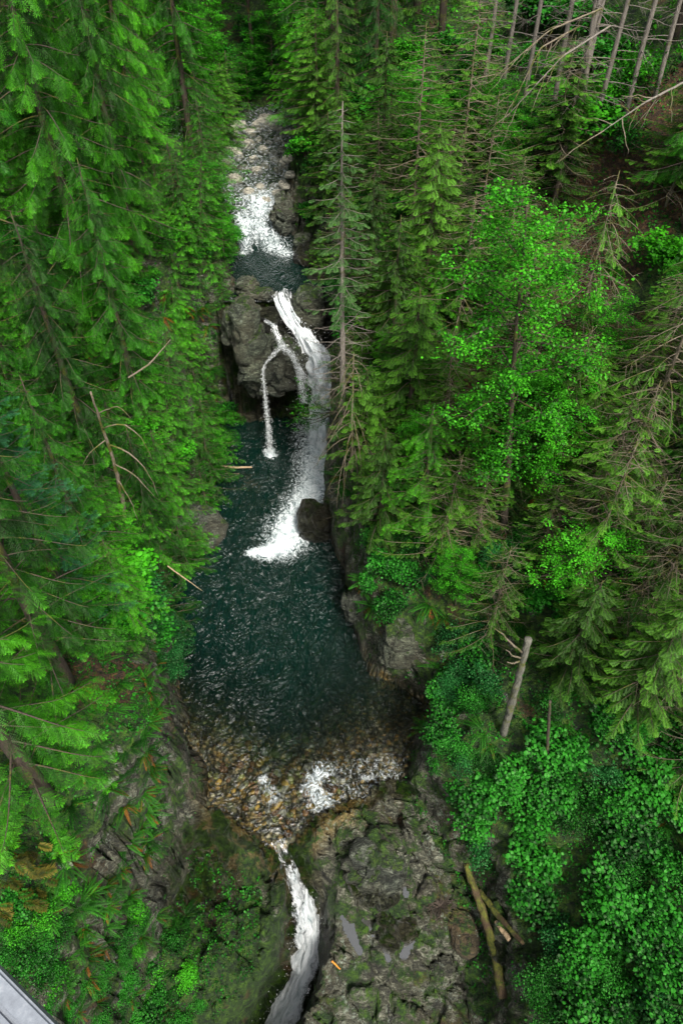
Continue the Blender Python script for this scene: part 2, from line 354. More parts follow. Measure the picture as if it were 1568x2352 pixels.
ZR = pl([(-20, 1), (0, .8), (6, .8), (9, 1.3), (11, 1.8), (14, 2.6), (20, 4), (26, 6), (31, 9.5), (35, 10.), (45, 12), (60, 14)])
WL = pl([(0, 1.), (9, .7), (14, 1.0), (20, 1.2), (60, 1.2)]); SL = pl([(0, .45), (9, .5), (14, .85), (40, .9), (60, .7)])
WR = pl([(0, 1.6), (9, 1.6), (12, 1.), (60, 1.)]); SR = pl([(0, .62), (9, .66), (20, .72), (40, .6), (60, .5)])
ZU = pl([(33, 7.45), (39.6, 7.45), (41, 8.2), (43, 9.1), (45.6, 9.6), (48.4, 10.), (51.6, 10.4), (56, 10.9), (60, 11.5), (110, 11.5)])
def chw(L): return [np.array(atz(a, b, z)) for a, b, z in L]
CHUTE = chw([(640, 1925, .02), (652, 1965, -.35), (668, 2010, -1.2), (690, 2065, -2.3), (709, 2130, -3.3), (708, 2185, -4.), (694, 2240, -4.6), (668, 2300, -5.2), (640, 2360, -5.8), (600, 2440, -6.6)])
CHW = [.75, .5, .75, 1.0, 1.15, 1.12, 1.1, 1.25, 1.5, 1.7]
def dense(P, W, n):
    P = np.array(P); s = np.r_[0, np.cumsum(np.linalg.norm(np.diff(P, axis=0), axis=1))]; t = np.linspace(0, s[-1], n)
    Q = np.stack([np.interp(t, s, P[:, i]) for i in range(3)], 1); w = np.interp(t, s, W)
    for _ in range(6 if n > 30 else 1):
        Q[1:-1] = (Q[:-2]+Q[1:-1]*2+Q[2:])/4; w[1:-1] = (w[:-2]+w[1:-1]*2+w[2:])/4
    return Q, w, t
CQ, CW, _ = dense(CHUTE, CHW, 60)
def height(x, y, rough=True):
    xl, xr = XL(y), XR(y)
    yn = YN(x)
    # floor of the near rocks below the lip
    slab = -.25-.34*np.clip(yn-y-.3, 0, 30)
    slab = np.where(x < -1.5, slab-.25*sst(-1.5, -3, x)*0, slab)
    slab = slab-1.0*sst(-2.2, -3.2, x)*sst(0, .8, yn-y)
    slab = slab-1.5*np.exp(-((x+5.2)**2/1.6+(y-7.9)**2/1.1))
    slab = slab+1.7*np.exp(-((x-1.5)**2/1.7+(y-8.3)**2/1.3))+.6*np.exp(-((x-3)**2/1.5+(y-6.8)**2/2))
    slab = slab+.7*np.exp(-((x+4.2)**2/2.+(y-5.2)**2/2.))
    rim = sst(.55, 0, yn-y)*.35; slab = slab*sst(-.1, .5, yn-y)+rim
    depth = .12+.14*np.clip(y-yn, 0, 9)+.22*np.clip(y-yn-4, 0, 8)
    edge = np.minimum(np.minimum(x-xl, xr-x), 3); depth = depth*np.clip(.35+edge*.6, .2, 1)
    low = np.where(y > yn, -depth*sst(-.05, .3, y-yn), slab)
    up = ZU(y)-.25-.5*sst(34, 35.5, y)*sst(39.5, 38, y)
    cy = 33.0+.3*vn(x*1.3, 0, 0, 3)
    k = sst(cy-.25, cy+.35, y); floor = low*(1-k)+up*k
    # chute channel
    d = np.full(x.shape, 99.); cz = np.zeros(x.shape); cw = np.ones(x.shape)
    m = (y < 10.5) & (abs(x) < 6)
    if m.any():
        xm, ym = x[m], y[m]; dd = np.sqrt((xm[:, None]-CQ[None, :, 0])**2+(ym[:, None]-CQ[None, :, 1])**2)
        i = dd.argmin(1); d[m] = dd[np.arange(len(i)), i]; cz[m] = CQ[i, 2]; cw[m] = CW[i]
    cz2 = np.where(y < 3.8, -6.3, cz)-.12
    kk = sst(cw*.5-.05, cw*.5+.55, d+.12*vn(x*2, y*2, 0, 8)); floor = np.where(m & (y < yn+.3), np.minimum(floor, cz2*(1-kk)+floor*kk), floor)
    dl, dr = xl-x, x-xr
    jl = .5*fbm(x*.5, y*.7, 0, 3, 21); jr = .5*fbm(x*.5, y*.7, 0, 3, 31)
    kl = sst(0, 1, (dl+jl*.4)/WL(y)); kr = sst(0, 1, (dr+jr*.4)/WR(y))
    s_l = np.clip(dl-WL(y)*.5, 0, 60); s_r = np.clip(dr-WR(y)*.5, 0, 60)
    z = floor*(1-np.maximum(kl, kr))+ZL(y)*kl*(dl > dr)+ZR(y)*kr*(dr >= dl)
    z = z+SL(y)*(s_l+.015*s_l**2*(s_l < 30))*1.0*(dl > dr)+SR(y)*s_r*(dr >= dl)
    z = z+.62*np.clip(y-55-2.5*fbm(x*.35, 0, 0, 3, 7)-.25*abs(x+4.5)*(x > -4.5), 0, 70)
    if rough:
        side = np.maximum(kl, kr)
        z = z+side*(1.1*fbm(x*.28, y*.28, 0, 4, 41)+.25*fbm(x*1.3, y*1.3, 0, 3, 51))
        nf = np.where((y < yn) & (side < .95), 1., .0)*sst(cw*.5, cw*.5+.5, d)
        w1, w2, cc = worley(x*.9+.4*vn(x, y, 0, 4), y*.9+x*.3, x*0, 61)
        v1, v2, c2 = worley(x*2.3, y*2.6-x*.8, x*0, 71)
        z = z+nf*((cc-.5)*.5+(c2-.5)*.13-.3*sst(.12, 0, w2-w1)+.22*fbm(x*2.2, y*3, 0, 4, 81))
        z = z+side*sst(6, 0, np.minimum(abs(dl), abs(dr)))*((c2-.5)*.35+(cc-.5)*.5)
        up_bed = k*(1-side); z = z+up_bed*.12*(cc-.3)*(y > 42)
    return z
def axis(parts):
    out = []
    for a, b, s in parts: out += list(np.arange(a, b, s))
    return np.array(out)
gx = axis([(-70, -26, 2.), (-26, -12, .5), (-12, -7, .2), (-7, 6, .085), (6, 12, .2), (12, 26, .5), (26, 70.1, 2.)])
gy = axis([(-12, 1, .5), (1, 3, .2), (3, 14, .085), (14, 35, .14), (35, 55, .25), (55, 110, 1.2)])
X, Y = np.meshgrid(gx, gy); Z = height(X.ravel(), Y.ravel()).reshape(X.shape)
def H(x, y):
    x = np.asarray(x, float); y = np.asarray(y, float)
    i = np.clip(np.searchsorted(gx, x)-1, 0, len(gx)-2); j = np.clip(np.searchsorted(gy, y)-1, 0, len(gy)-2)
    u = np.clip((x-gx[i])/(gx[i+1]-gx[i]), 0, 1); v = np.clip((y-gy[j])/(gy[j+1]-gy[j]), 0, 1)
    return (Z[j, i]*(1-u)+Z[j, i+1]*u)*(1-v)+(Z[j+1, i]*(1-u)+Z[j+1, i+1]*u)*v
def G(px, py, water=False):
    d = ray(px, py); t = np.arange(3, 130, .08); P = d[None]*t[:, None]; z = H(P[:, 0], P[:, 1]); b = (P[:, 2]+CH) < z
    i = int(b.argmax()) if b.any() else len(t)-1
    return np.array([P[i, 0], P[i, 1], z[i]])
def segdist(x, y, P, W):
    """distance/width to a polyline"""
    r = np.full(x.shape, 99.)
    for (a, b, wa, wb) in zip(P[:-1], P[1:], W[:-1], W[1:]):
        ax, ay = a[0], a[1]; bx, by = b[0]-ax, b[1]-ay
        t = np.clip(((x-ax)*bx+(y-ay)*by)/(bx*bx+by*by+1e-9), 0, 1)
        r = np.minimum(r, np.hypot(x-ax-bx*t, y-ay-by*t)/(wa+(wb-wa)*t))
    return r
PUD = []
for L, W_, lb in (([(786, 2104), (800, 2130), (826, 2190)], [.07, .16, .08], 'long narrow puddle on the rock right of the lower falls'),
              ([(836, 2112), (850, 2125), (856, 2150)], [.07, .08, .05], 'thin puddle just right of the long narrow one'),
              ([(946, 2132), (942, 2165), (926, 2196)], [.07, .12, .1], 'bright upright puddle left of the tangled dead bush'),
              ([(930, 2036), (931, 2058)], [.09, .09], 'small round puddle on the rock above the bright upright one'),
              ([(884, 2180), (892, 2205)], [.07, .07], 'small puddle between the long narrow and the bright upright one')):
    PL = np.array([G(a, b)[:2] for a, b in L]); r = segdist(X, Y, PL, W_)+.3*vn(X*6, Y*6, 0, 3)
    z0 = float(Z[r < 1.6].mean()); Z = np.where(r < 3.2, Z*sst(1.8, 3.2, r)+(z0+.03+.35*np.clip(Z-z0, -.05, .3))*(1-sst(1.8, 3.2, r)), Z)
    Z = np.where(r < 1.25, z0-.05, Z); PUD.append((PL, W_, z0, lb))
def build_terrain():
    zx = np.gradient(Z, gx, axis=1); zy = np.gradient(Z, gy, axis=0); sl = np.sqrt(zx**2+zy**2)
    st = sst(.9, 2.5, sl)
    dx = st*.55*fbm(X*.8, Y*.8, Z*.9, 4, 91); dy = st*.55*fbm(X*.8, Y*.8, Z*.9, 4, 97)
    V = np.stack([X+dx, Y+dy, Z], -1).reshape(-1, 3)
    ny, nx = X.shape; idx = np.arange(nx*ny).reshape(ny, nx)
    F = np.stack([idx[:-1, :-1], idx[:-1, 1:], idx[1:, 1:], idx[1:, :-1]], -1).reshape(-1, 4)
    xl, xr, yn = XL(Y), XR(Y), YN(X)
    outside = np.maximum(xl-X, X-xr)
    moss = .42+.58*sst(2.2, .7, sl); near = (Y < yn)
    floorrock = near & (outside < 0)
    moss = np.where(floorrock, .50+.38*sst(-2.0, -3.2, X)*sst(7.8, 6.6, Y)-.08*(X > -1), moss)
    lt = (X < -4.8) & (Y < 12) & (X > -9.5) & (sl < 2.2); moss = np.where(lt, .72, moss)
    bed = ((Y > yn) & (Y < 32.5) & (outside < .3) & (Z < .1)).astype(float)
    moss = np.where((Z < .15) & (Y > yn) & (Y < 33), 0, moss)
    dch = np.full(X.shape, 99.); m = (Y < 11) & (abs(X) < 7)
    dch[m] = np.sqrt((X[m][:, None]-CQ[None, :, 0])**2+(Y[m][:, None]-CQ[None, :, 1])**2).min(1)
    wet = np.maximum(np.maximum(sst(1.3, .5, dch)*(Z < 0), sst(1., .2, Z)*(Y > yn-.4)*(Y < 33)), sst(-3.4, -4., X)*sst(6.6, 7.4, Y)*(Z < -.2)*near*.9)
    wet = np.maximum(wet, ((Y > 32) & (Y < 34) & (outside < .3) & (Z < 7.4)).astype(float))
    gold = sst(1.25, .2, abs(Y-yn+.15))*sst(1.2, .6, X)*sst(-5.3, -4.6, X)
    eth = np.zeros(X.shape)
    for a, b_, r_ in ((1420, 480, 3.2), (1450, 400, 3.), (1350, 600, 2.2), (1130, 760, 1.4), (1160, 840, 1.2), (1380, 860, 1.5), (250, 1560, 1.2)):
        g = G(a, b_); eth = np.maximum(eth, np.exp(-((X-g[0])**2+(Y-g[1])**2)/r_**2))
    me = mesh_np('terrain', V, F, M['ground'], {'earthy': eth.ravel(), 'moss': moss.ravel(), 'bed': bed.ravel(), 'wet': wet.ravel(), 'gold': gold.ravel()}, True)
    tag(ob('terrain', me), kind='structure')
    return sl
SLOPE = build_terrain()
# ------------------------------------------------------------------ water
def segdist(x, y, P, W):
    """distance/width to a polyline"""
    r = np.full(x.shape, 99.)
    for (a, b, wa, wb) in zip(P[:-1], P[1:], W[:-1], W[1:]):
        ax, ay = a[0], a[1]; bx, by = b[0]-ax, b[1]-ay
        t = np.clip(((x-ax)*bx+(y-ay)*by)/(bx*bx+by*by+1e-9), 0, 1)
        r = np.minimum(r, np.hypot(x-ax-bx*t, y-ay-by*t)/(wa+(wb-wa)*t))
    return r
def water_sheet(name, x0, x1, y0, y1, step, zf, keep, foamf, flowf, deepf, amp):
    xs = np.arange(x0, x1, step); ys = np.arange(y0, y1, step); A, B = np.meshgrid(xs, ys)
    zz = zf(A, B)
    fl = flowf(A, B)
    zz = zz+amp*(.12+fl)*(fbm(A*1.4+.5*B, B*.9-.3*A, 0, 4, 5)+.12*fbm(A*3, B*2.4, 0, 2, 6))
    fo = foamf(A, B); zz = zz+.09*np.clip(fo, 0, 1.2)*(.5+fbm(A*3, B*3, 0, 3, 12))
    kp = keep(A, B); ny, nx = A.shape; idx = np.arange(nx*ny).reshape(ny, nx)
    kf = kp[:-1, :-1] & kp[1:, 1:] & kp[:-1, 1:] & kp[1:, :-1]
    F = np.stack([idx[:-1, :-1], idx[:-1, 1:], idx[1:, 1:], idx[1:, :-1]], -1)[kf]
    me = mesh_np(name, np.stack([A, B, zz], -1).reshape(-1, 3), F, M['pool'], {'foam': fo.ravel(), 'flow': fl.ravel(), 'deep': deepf(A, B).ravel()}, True)
    return tag(ob(name, me), kind='structure')
FOAM = wpts([(738, 975), (736, 1040), (726, 1110), (700, 1170), (672, 1215), (650, 1252), (615, 1268), (580, 1268)], 0)
FW = [.9, .85, .75, .75, .85, .65, .40, .22]
FOAM2 = wpts([(618, 1035), (621, 1045)], 0)
FOAM3 = wpts([(735, 1770), (712, 1810), (742, 1840)], 0); FOAM4 = wpts([(605, 1790), (625, 1830)], 0)
def pfoam(x, y):
    r = segdist(x, y, FOAM, FW); f = .66*np.exp(-(r*.95)**2)+.42*np.exp(-(r/2.2)**2)
    f = f+1.0*np.exp(-(segdist(x, y, FOAM2, [.3, .3]))**2)
    f = f+.36*np.exp(-(segdist(x, y, FOAM3, [.4]*3))**2)+.30*np.exp(-(segdist(x, y, FOAM4, [.3]*2))**2)
    f = f+.16*sst(3.5, 0, y-YN(x))*sst(-4, -2.6, x)+.10*np.exp(-((x-1.)**2/4+(y-11.2)**2/1.5))
    return f
def pdeep(x, y): return sst(1.5, 8.5, y-YN(x))*np.clip(.55+np.minimum(x-XL(y), XR(y)-x)*.5, .3, 1)
water_sheet('pool_water', -9, 5, 8.6, 34, .085, lambda x, y: 0*x-.02+.02*sst(.8, 0, y-YN(x))*0,
            lambda x, y: (y > YN(x)-.12) & (y < 33.6), pfoam,
            lambda x, y: (.22+.78*sst(.3, 3., y-YN(x)))*(.35+1.0*np.exp(-((x-.6)**2/9+(y-13.)**2/20))+.4*np.exp(-(segdist(x, y, FOAM, FW)/3)**2)), pdeep, .06)
UF = [atz(600, 470, 9.)[:2], atz(590, 500, 8.6)[:2], atz(600, 530, 8.0)[:2], atz(625, 560, 7.6)[:2], atz(660, 578, 7.6)[:2]]
UF2 = [atz(548, 480, 9.)[:2], atz(560, 520, 8.2)[:2], atz(560, 575, 7.6)[:2]]
def ufoam(x, y):
    f = .38*np.exp(-(segdist(x, y, UF, [.8, .75, .75, .7, .4])*.95)**2)+.22*np.exp(-(segdist(x, y, UF, [1.6]*5))**2)+.42*np.exp(-(segdist(x, y, UF2, [.5, .5, .35]))**2)
    f = f+.26*sst(41.5, 43, y)
    f = f+.2*sst(34.6, 33.4, y)
    return f
water_sheet('creek_water', -15, 0, 33.0, 57, .13, lambda x, y: ZU(y)+.15*sst(39.3, 41, y)-.02,
            lambda x, y: (y > 33.05), ufoam, lambda x, y: .05+.5*sst(39, 40.5, y)-.5*sst(42, 43, y), lambda x, y: sst(33.2, 35, y)*sst(41, 39.5, y)*.9, .05)

def ribbon(mb, P, W, n, m, nrm, seed, bulge=.12, rough=.05, foam=1., edge=.6):
    Q, w, t = dense(P, W, n); tg = np.gradient(Q, axis=0); tg /= np.linalg.norm(tg, axis=1)[:, None]
    nr = np.asarray(nrm, float); sd = np.cross(tg, nr); sd /= np.linalg.norm(sd, axis=1)[:, None]+1e-9
    up = np.cross(sd, tg); u = np.linspace(-1, 1, m)
    ed = 1+.18*fbm(t*1.7, 0, 0, 3, seed)[:, None]*np.ones(m)[None]+.10*vn(t[:, None]*6, np.sign(u)[None]*3, 0, seed+2)*np.abs(u)[None]
    V = Q[:, None]+sd[:, None]*(u[None, :, None]*w[:, None, None]*.5*ed[..., None])
    bz = bulge*(1-u[None]**2)+rough*fbm(u[None]*3*np.ones((n, 1)), t[:, None]*1.6*np.ones((1, m)), 0, 4, seed+1)*2
    V = V+up[:, None]*bz[..., None]
    idx = np.arange(n*m).reshape(n, m)
    F = np.stack([idx[:-1, :-1], idx[:-1, 1:], idx[1:, 1:], idx[1:, :-1]], -1).reshape(-1, 4)
    uu = (u[None]*w[:, None]*.5*1.0); fo = None if callable(foam) else foam*(1.2-(edge+.55)*np.abs(u[None])**2.2)*np.ones((n, 1))
    if callable(foam): fo = foam(t/t[-1])[:, None]*(1.2-(edge+.55)*np.abs(u[None])**2.2)
    mb.append((V.reshape(-1, 3), F, uu.ravel()+seed, (t[:, None]*np.ones((1, m))).ravel(), fo.ravel()))
def ribmesh(name, mb, mat):
    n = 0; V = []; F = []; U = []; W = []; O = []
    for v, f, u, t, o in mb: V.append(v); F.append(f+n); U.append(u); W.append(t); O.append(o); n += len(v)
    me = mesh_np(name, np.vstack(V), np.vstack(F), mat, {'u': np.concatenate(U), 'v': np.concatenate(W), 'foam': np.concatenate(O)}, True)
    return me
def ftop(q): return .28+.85*sst(.05, .28, q)
rb = []; ribbon(rb, CHUTE, CHW, 150, 26, (0, .35, 1), 3, .22, .09, lambda q: .1+.85*sst(.06, .24, q))
ribbon(rb, [p+np.array([.1, -.05, .1]) for p in CHUTE[2:]], [w*.6 for w in CHW[2:]], 110, 16, (0, .35, 1), 9, .2, .1, lambda q: .8*sst(.0, .2, q))
tag(ob('lower_waterfall', ribmesh('lower_waterfall', rb, M['chute'])), kind='structure')
MAINF = [aty(648, 672, 33.4), aty(652, 692, 32.9), aty(672, 730, 32.2), aty(700, 772, 31.6), aty(728, 822, 31.1), aty(742, 880, 30.8), aty(742, 940, 30.65), aty(738, 985, 30.5), aty(734, 1030, 30.4)]
rb = []
ribbon(rb, MAINF, [1.3, .75, .7, 1.0, 1.5, 1.75, 1.6, 1.4, 1.5], 170, 30, (-.1, -1, .5), 5, .3, .16, lambda q: .3+.9*sst(.02, .2, q), .6)
ribbon(rb, [p+np.array([.12, -.25, .1]) for p in MAINF[3:]], [.5, .95, 1.15, 1., .9, 1.], 120, 22, (-.1, -1, .5), 12, .35, .18, .8, .9)
ribbon(rb, [aty(632, 683, 32.9), aty(640, 705, 32.4), aty(658, 735, 31.95), aty(680, 765, 31.6)], [.2, .3, .35, .3], 50, 8, (-.1, -1, .5), 17, .06, .05, .9, .6)
tag(ob('main_waterfall', ribmesh('main_waterfall', rb, M['fall'])), kind='structure')
rb = []
TH = [([(608, 735, 31.2), (628, 748, 30.6), (640, 780, 30.2), (650, 800, 30.05)], [.2, .28, .3, .4]),
      ([(648, 795, 30.05), (630, 812, 29.95), (612, 832, 29.85), (604, 850, 29.8)], [.3, .2, .15, .12]),
      ([(604, 848, 29.8), (606, 880, 29.75), (612, 940, 29.7), (618, 1000, 29.68), (621, 1042, 29.66)], [.12, .2, .26, .38, .55]),
      ([(650, 798, 30.05), (672, 815, 30.0), (686, 850, 29.9), (694, 890, 29.85), (700, 925, 29.8)], [.3, .28, .3, .35, .4]),
      ([(684, 840, 29.95), (700, 862, 29.95), (712, 885, 30)], [.2, .25, .3])]
for i, (L, W) in enumerate(TH):
    ribbon(rb, [aty(*p) for p in L], [q*(1.5 if i != 2 else 1.0) for q in W], 60, 9, (0, -1, .25), 20+i, .05, .05, .52 if i != 2 else .50, .3)
tag(ob('thin_waterfall', ribmesh('thin_waterfall', rb, M['thinfall'])), kind='structure')
# spray
mb = MB(); T = (np.array([[1, 1, 1], [-1, -1, 1], [-1, 1, -1], [1, -1, -1.]]), np.array([[0, 1, 2], [0, 3, 1], [0, 2, 3], [1, 3, 2]]), np.zeros(4))
def drops(P, W, k, spread, sz):
    Q, w, t = dense(P, W, 200); i = rng.integers(0, 200, k); c = Q[i]+rng.normal(0, 1, (k, 3))*w[i][:, None]*spread
    s = sz*rng.uniform(.4, 1.3, k); m = np.zeros((k, 3, 4)); m[:, 0, 0] = m[:, 1, 1] = s; m[:, 2, 2] = s*1.6; m[:, :, 3] = c; mb.inst(T, m)
drops(MAINF[2:], [.8, 1, 1.5, 1.8, 1.8, 1.8, 1.8], 2600, .36, .013)
drops([aty(*p) for p in TH[2][0]], TH[2][1], 900, .35, .010); drops([aty(*p) for p in TH[3][0]], TH[3][1], 600, .4, .010)
drops([np.array([p[0], p[1], .15]) for p in FOAM[:4]], [1]*4, 900, .5, .012)
drops(CHUTE[3:], CHW[3:], 900, .34, .008)
tag(ob('water_spray', mb.mesh('water_spray', M['spray'])), kind='stuff', label='fine white spray drops thrown up around the falls')
# ------------------------------------------------------------------ rocks
_ico = {}
def ico(sub):
    if sub not in _ico:
        import bmesh
        bm = bmesh.new(); bmesh.ops.create_icosphere(bm, subdivisions=sub, radius=1)
        V = np.array([v.co[:] for v in bm.verts]); F = np.array([[v.index for v in f.verts] for f in bm.faces]); bm.free(); _ico[sub] = (V, F)
    return _ico[sub]
def rockmesh(name, r, seed, mat, sub=5, blocky=.5, rough=.14, power=.88):
    V, F = ico(sub); V = V.copy(); r = np.array(r, float)
    V = np.sign(V)*np.abs(V)**power; V /= np.linalg.norm(V, axis=1)[:, None]**.55
    s = seed*3.7; P = V*r
    q = P/max(r.mean(), .01)
    a, b, c = worley(q[:, 0]*1.2+s, q[:, 1]*1.2, q[:, 2]*1.2, seed)
    d = blocky*(c-.5)*.62-.22*blocky*sst(.15, 0, b-a)+rough*fbm(q[:, 0]*1.6+s, q[:, 1]*1.6, q[:, 2]*1.6, 5, seed)*2
    P = P*(1+d)[:, None]
    return mesh_np(name, P, F, mat, None, sub < 5)
def rock(name, loc, r, seed, mat, label, rot=0, cat='rock', group=None, sub=5, **k):
    o = ob(name, rockmesh(name, r, seed, mat, sub, **k), None, loc); o.rotation_euler = (0, 0, rot)
    return tag(o, label, cat, group)
rock('rock_outcrop', (-4.75, 31.3, 5.6), (.95, .95, 2.6), 2, M['rockpale'], 'tall pale rock column left of the waterfall with a mossy face', .3, blocky=.7)
rock('rock_outcrop', (-5.2, 32.6, 6.4), (1.1, 1.4, 1.4), 22, M['rockpale'], 'pale flat topped rock shelf above the mossy column beside the falls', .1)
rock('rock_outcrop', (-3.0, 31.6, 4.8), (1.25, 1.35, 1.8), 3, M['rock'], 'bulging dark rock between the thin stream and the main waterfall', .2, blocky=.7)
rock('rock_outcrop', (-3.5, 32.8, 6.1), (1.5, .9, 1.2), 4, M['rockwet'], 'wet dark rock behind the thin stream just below the upper pool', 0, blocky=.8)
rock('rock_outcrop', (-1.95, 33.0, 6.1), (1.6, .8, 1.3), 14, M['rockwet'], 'dark wet rock under the top of the main waterfall', 0, blocky=.6)
rock('boulder', (-1.72, 32.75, 7.35), (.85, .95, 1.15), 5, M['rockpale'], 'big rounded grey green boulder right of the top of the waterfall', .2, 'boulder', blocky=.5)
rock('boulder', aty(568, 655, 34.3), (.62, .5, .48), 6, M['rockpale'], 'pale square boulder on the left shore of the upper pool', .3, 'boulder', blocky=.6)
rock('boulder', aty(600, 676, 33.7), (.75, .4, .35), 7, M['rock'], 'low cracked dark boulder on the lip left of the falls', 0, 'boulder', blocky=.8)
rock('boulder', aty(560, 690, 33.3), (.5, .45, .3), 8, M['rock'], 'small mossy boulder above the pale rock shelf', .7, 'boulder')
rock('boulder', aty(735, 640, 36.0), (.7, .8, .6), 9, M['rockwet'], 'smooth dark boulder in the right edge of the upper pool', .5, 'boulder', blocky=.2, rough=.05)
rock('boulder', aty(718, 590, 38.2), (1.0, .9, .9), 10, M['rockwet'], 'dark smooth boulder where the rapids enter the upper pool', .4, 'boulder', blocky=.4)
rock('rock_outcrop', aty(652, 505, 41.0), (.85, .9, 1.3), 11, M['rock'], 'upright grey rock standing on the right side of the rapids', .3, blocky=.8)
rock('rock_outcrop', aty(705, 560, 39.6), (.8, .7, .6), 111, M['rockpale'], 'pale layered rock slab right of the white rapids', .6, blocky=.8)
rock('rock_outcrop', (-1.25, 23.9, .25), (.95, 1.1, 1.3), 12, M['rockwet'], 'dark wet rock jutting into the white foam below the falls', .2, blocky=.6)
rock('rock_outcrop', (-7.6, 23.3, .2), (1.7, 1.3, 1.9), 13, M['rock'], 'rounded grey rock knob standing at the left edge of the pool', .2, blocky=.4)
rock('boulder', atz(470, 1212, .35), (.62, .5, .55), 15, M['rockpale'], 'smooth pale boulder at the foot of the left rock knob', .2, 'boulder', blocky=.2, rough=.05)
rock('rock_outcrop', G(870, 1990)+[0, 0, -.45], (1.15, .95, .75), 16, M['rock'], 'large lichen spotted rock mound right of the pool outlet', .5, blocky=.9)
rock('rock_outcrop', G(900, 2110)+[0, 0, -.35], (.8, .9, .5), 18, M['rock'], 'blocky grey rock below the lichen spotted mound', .9, blocky=1.)
rock('rock_outcrop', G(915, 1475)+[0, 0, -.2], (.8, .8, 1.0), 19, M['rockpale'], 'pale knob of rock on the cliff right of the dark pool', .3, blocky=.6)
rock('rock_outcrop', G(815, 1390)+[0, 0, -.3], (.5, .7, .9), 20, M['rock'], 'brown rock rib at the right waterline of the pool', .3, blocky=.6)
rock('boulder', G(1062, 2150)+[0, 0, .25], (.52, .72, .45), 21, M['rockbrown'], 'rounded brown mossy boulder lying against the fallen log', .2, 'boulder', blocky=.15, rough=.05)
rock('boulder', G(1150, 2190)+[0, 0, .1], (.35, .4, .3), 23, M['rock'], 'small brown rock on the far side of the fallen log', .2, 'boulder')
# upstream boulders
bm_ = [rockmesh('boulder', (1, .85, .62), 30+i, M['boulder'], 4, blocky=.35, rough=.07) for i in range(5)]
BO = []
for px, py, s in [(645, 455, .62), (612, 468, .5), (655, 440, .4), (630, 432, .35), (598, 440, .4), (668, 425, .3), (575, 452, .45), (640, 398, .55), (655, 385, .45), (632, 372, .4), (662, 370, .35), (610, 385, .4), (590, 400, .45), (648, 350, .35),
                  (628, 356, .3), (605, 352, .4), (580, 372, .45), (560, 392, .5), (540, 420, .5), (655, 335, .3), (640, 328, .35), (618, 330, .32), (595, 326, .4), (570, 340, .45), (545, 362, .5), (520, 385, .5), (498, 402, .5),
                  (660, 310, .4), (645, 305, .35), (625, 300, .45), (608, 296, .5), (590, 300, .5), (630, 288, .6), (612, 284, .6), (598, 290, .5), (575, 312, .4), (552, 330, .5), (528, 350, .5), (505, 370, .5), (480, 380, .5), (460, 365, .5), (485, 345, .5),
                  (510, 330, .5), (535, 310, .5), (555, 295, .5), (450, 340, .5), (470, 325, .45), (495, 310, .5), (520, 295, .5), (645, 318, .25), (668, 300, .3), (676, 325, .3), (655, 410, .3), (640, 470, .3)]:
    s *= rng.uniform(.75, 1.25); p = G(px, py)
    if p[1] > 57: continue
    o = ob('boulder', random.choice(bm_), None, p+[0, 0, s*.30]); o.scale = (s, s*rng.uniform(.8, 1.1), s*rng.uniform(.8, 1.1)); o.rotation_euler = (rng.uniform(-.3, .3), rng.uniform(-.3, .3), rng.uniform(0, 6))
    BO.append((o, 'pale boulder', 'boulder', 'pale boulders in the creek above the rapids', 'in the creek above the rapids'))
# pebbles
pm = []
for i in range(8):
    pm.append(rockmesh('river_pebble', (1, .8, .5), 50+i, M['pebble'][i % 4], 3, blocky=.1, rough=.05, power=.95))
for i in range(270):
    while 1:
        px = rng.uniform(470, 800); py = rng.uniform(1560, 1915)
        if rng.random() < np.exp(-((px-640)/110)**2-((py-1780)/110)**2): break
    p = atz(px, py, 0)
    if p[1] < YN(p[0])+.15 or p[0] < XL(p[1])+.2: continue
    s = rng.uniform(.07, .15)*(1.4 if rng.random() < .2 else 1)
    zz = H(p[0], p[1]); o = ob('river_pebble', pm[int(rng.integers(8))], None, (p[0], p[1], zz+s*.35)); o.scale = (s, s, s); o.rotation_euler = (0, 0, rng.uniform(0, 6))
    tag(o, 'rounded ochre, olive or brown pebble in the shallow pool outlet', 'pebble', 'pebbles in the shallow outlet of the pool')
# rock pools
m, nt, out = newmat('still_puddle'); n = N(nt); p = n('BsdfPrincipled'); p.inputs['Base Color'].default_value = (.05, .05, .045, 1); p.inputs['Roughness'].default_value = .03
p.inputs['IOR'].default_value = 2.3; n.l(p.outputs[0], out.inputs[0]); M['puddle'] = m
for k_, (PL, PWd, z0, label) in enumerate(PUD):
    c = PL.mean(0); g = np.arange(-.9, .9, .03); A, B = np.meshgrid(g+c[0], g+c[1])
    keep = segdist(A, B, PL, PWd)-.35*vn(A*5, B*5, 0, 3+k_) < 1.5
    n0 = len(g); idx = np.arange(n0*n0).reshape(n0, n0); kf = keep[:-1, :-1] & keep[1:, 1:] & keep[:-1, 1:] & keep[1:, :-1]
    F = np.stack([idx[:-1, :-1], idx[:-1, 1:], idx[1:, 1:], idx[1:, :-1]], -1)[kf]
    me = mesh_np('rock_puddle', np.stack([A-c[0], B-c[1], 0*A], -1).reshape(-1, 3), F, M['puddle'], None, True)
    tag(ob('rock_puddle', me, None, (c[0], c[1], z0)), label, 'puddle', 'still puddles on the rock right of the lower falls')
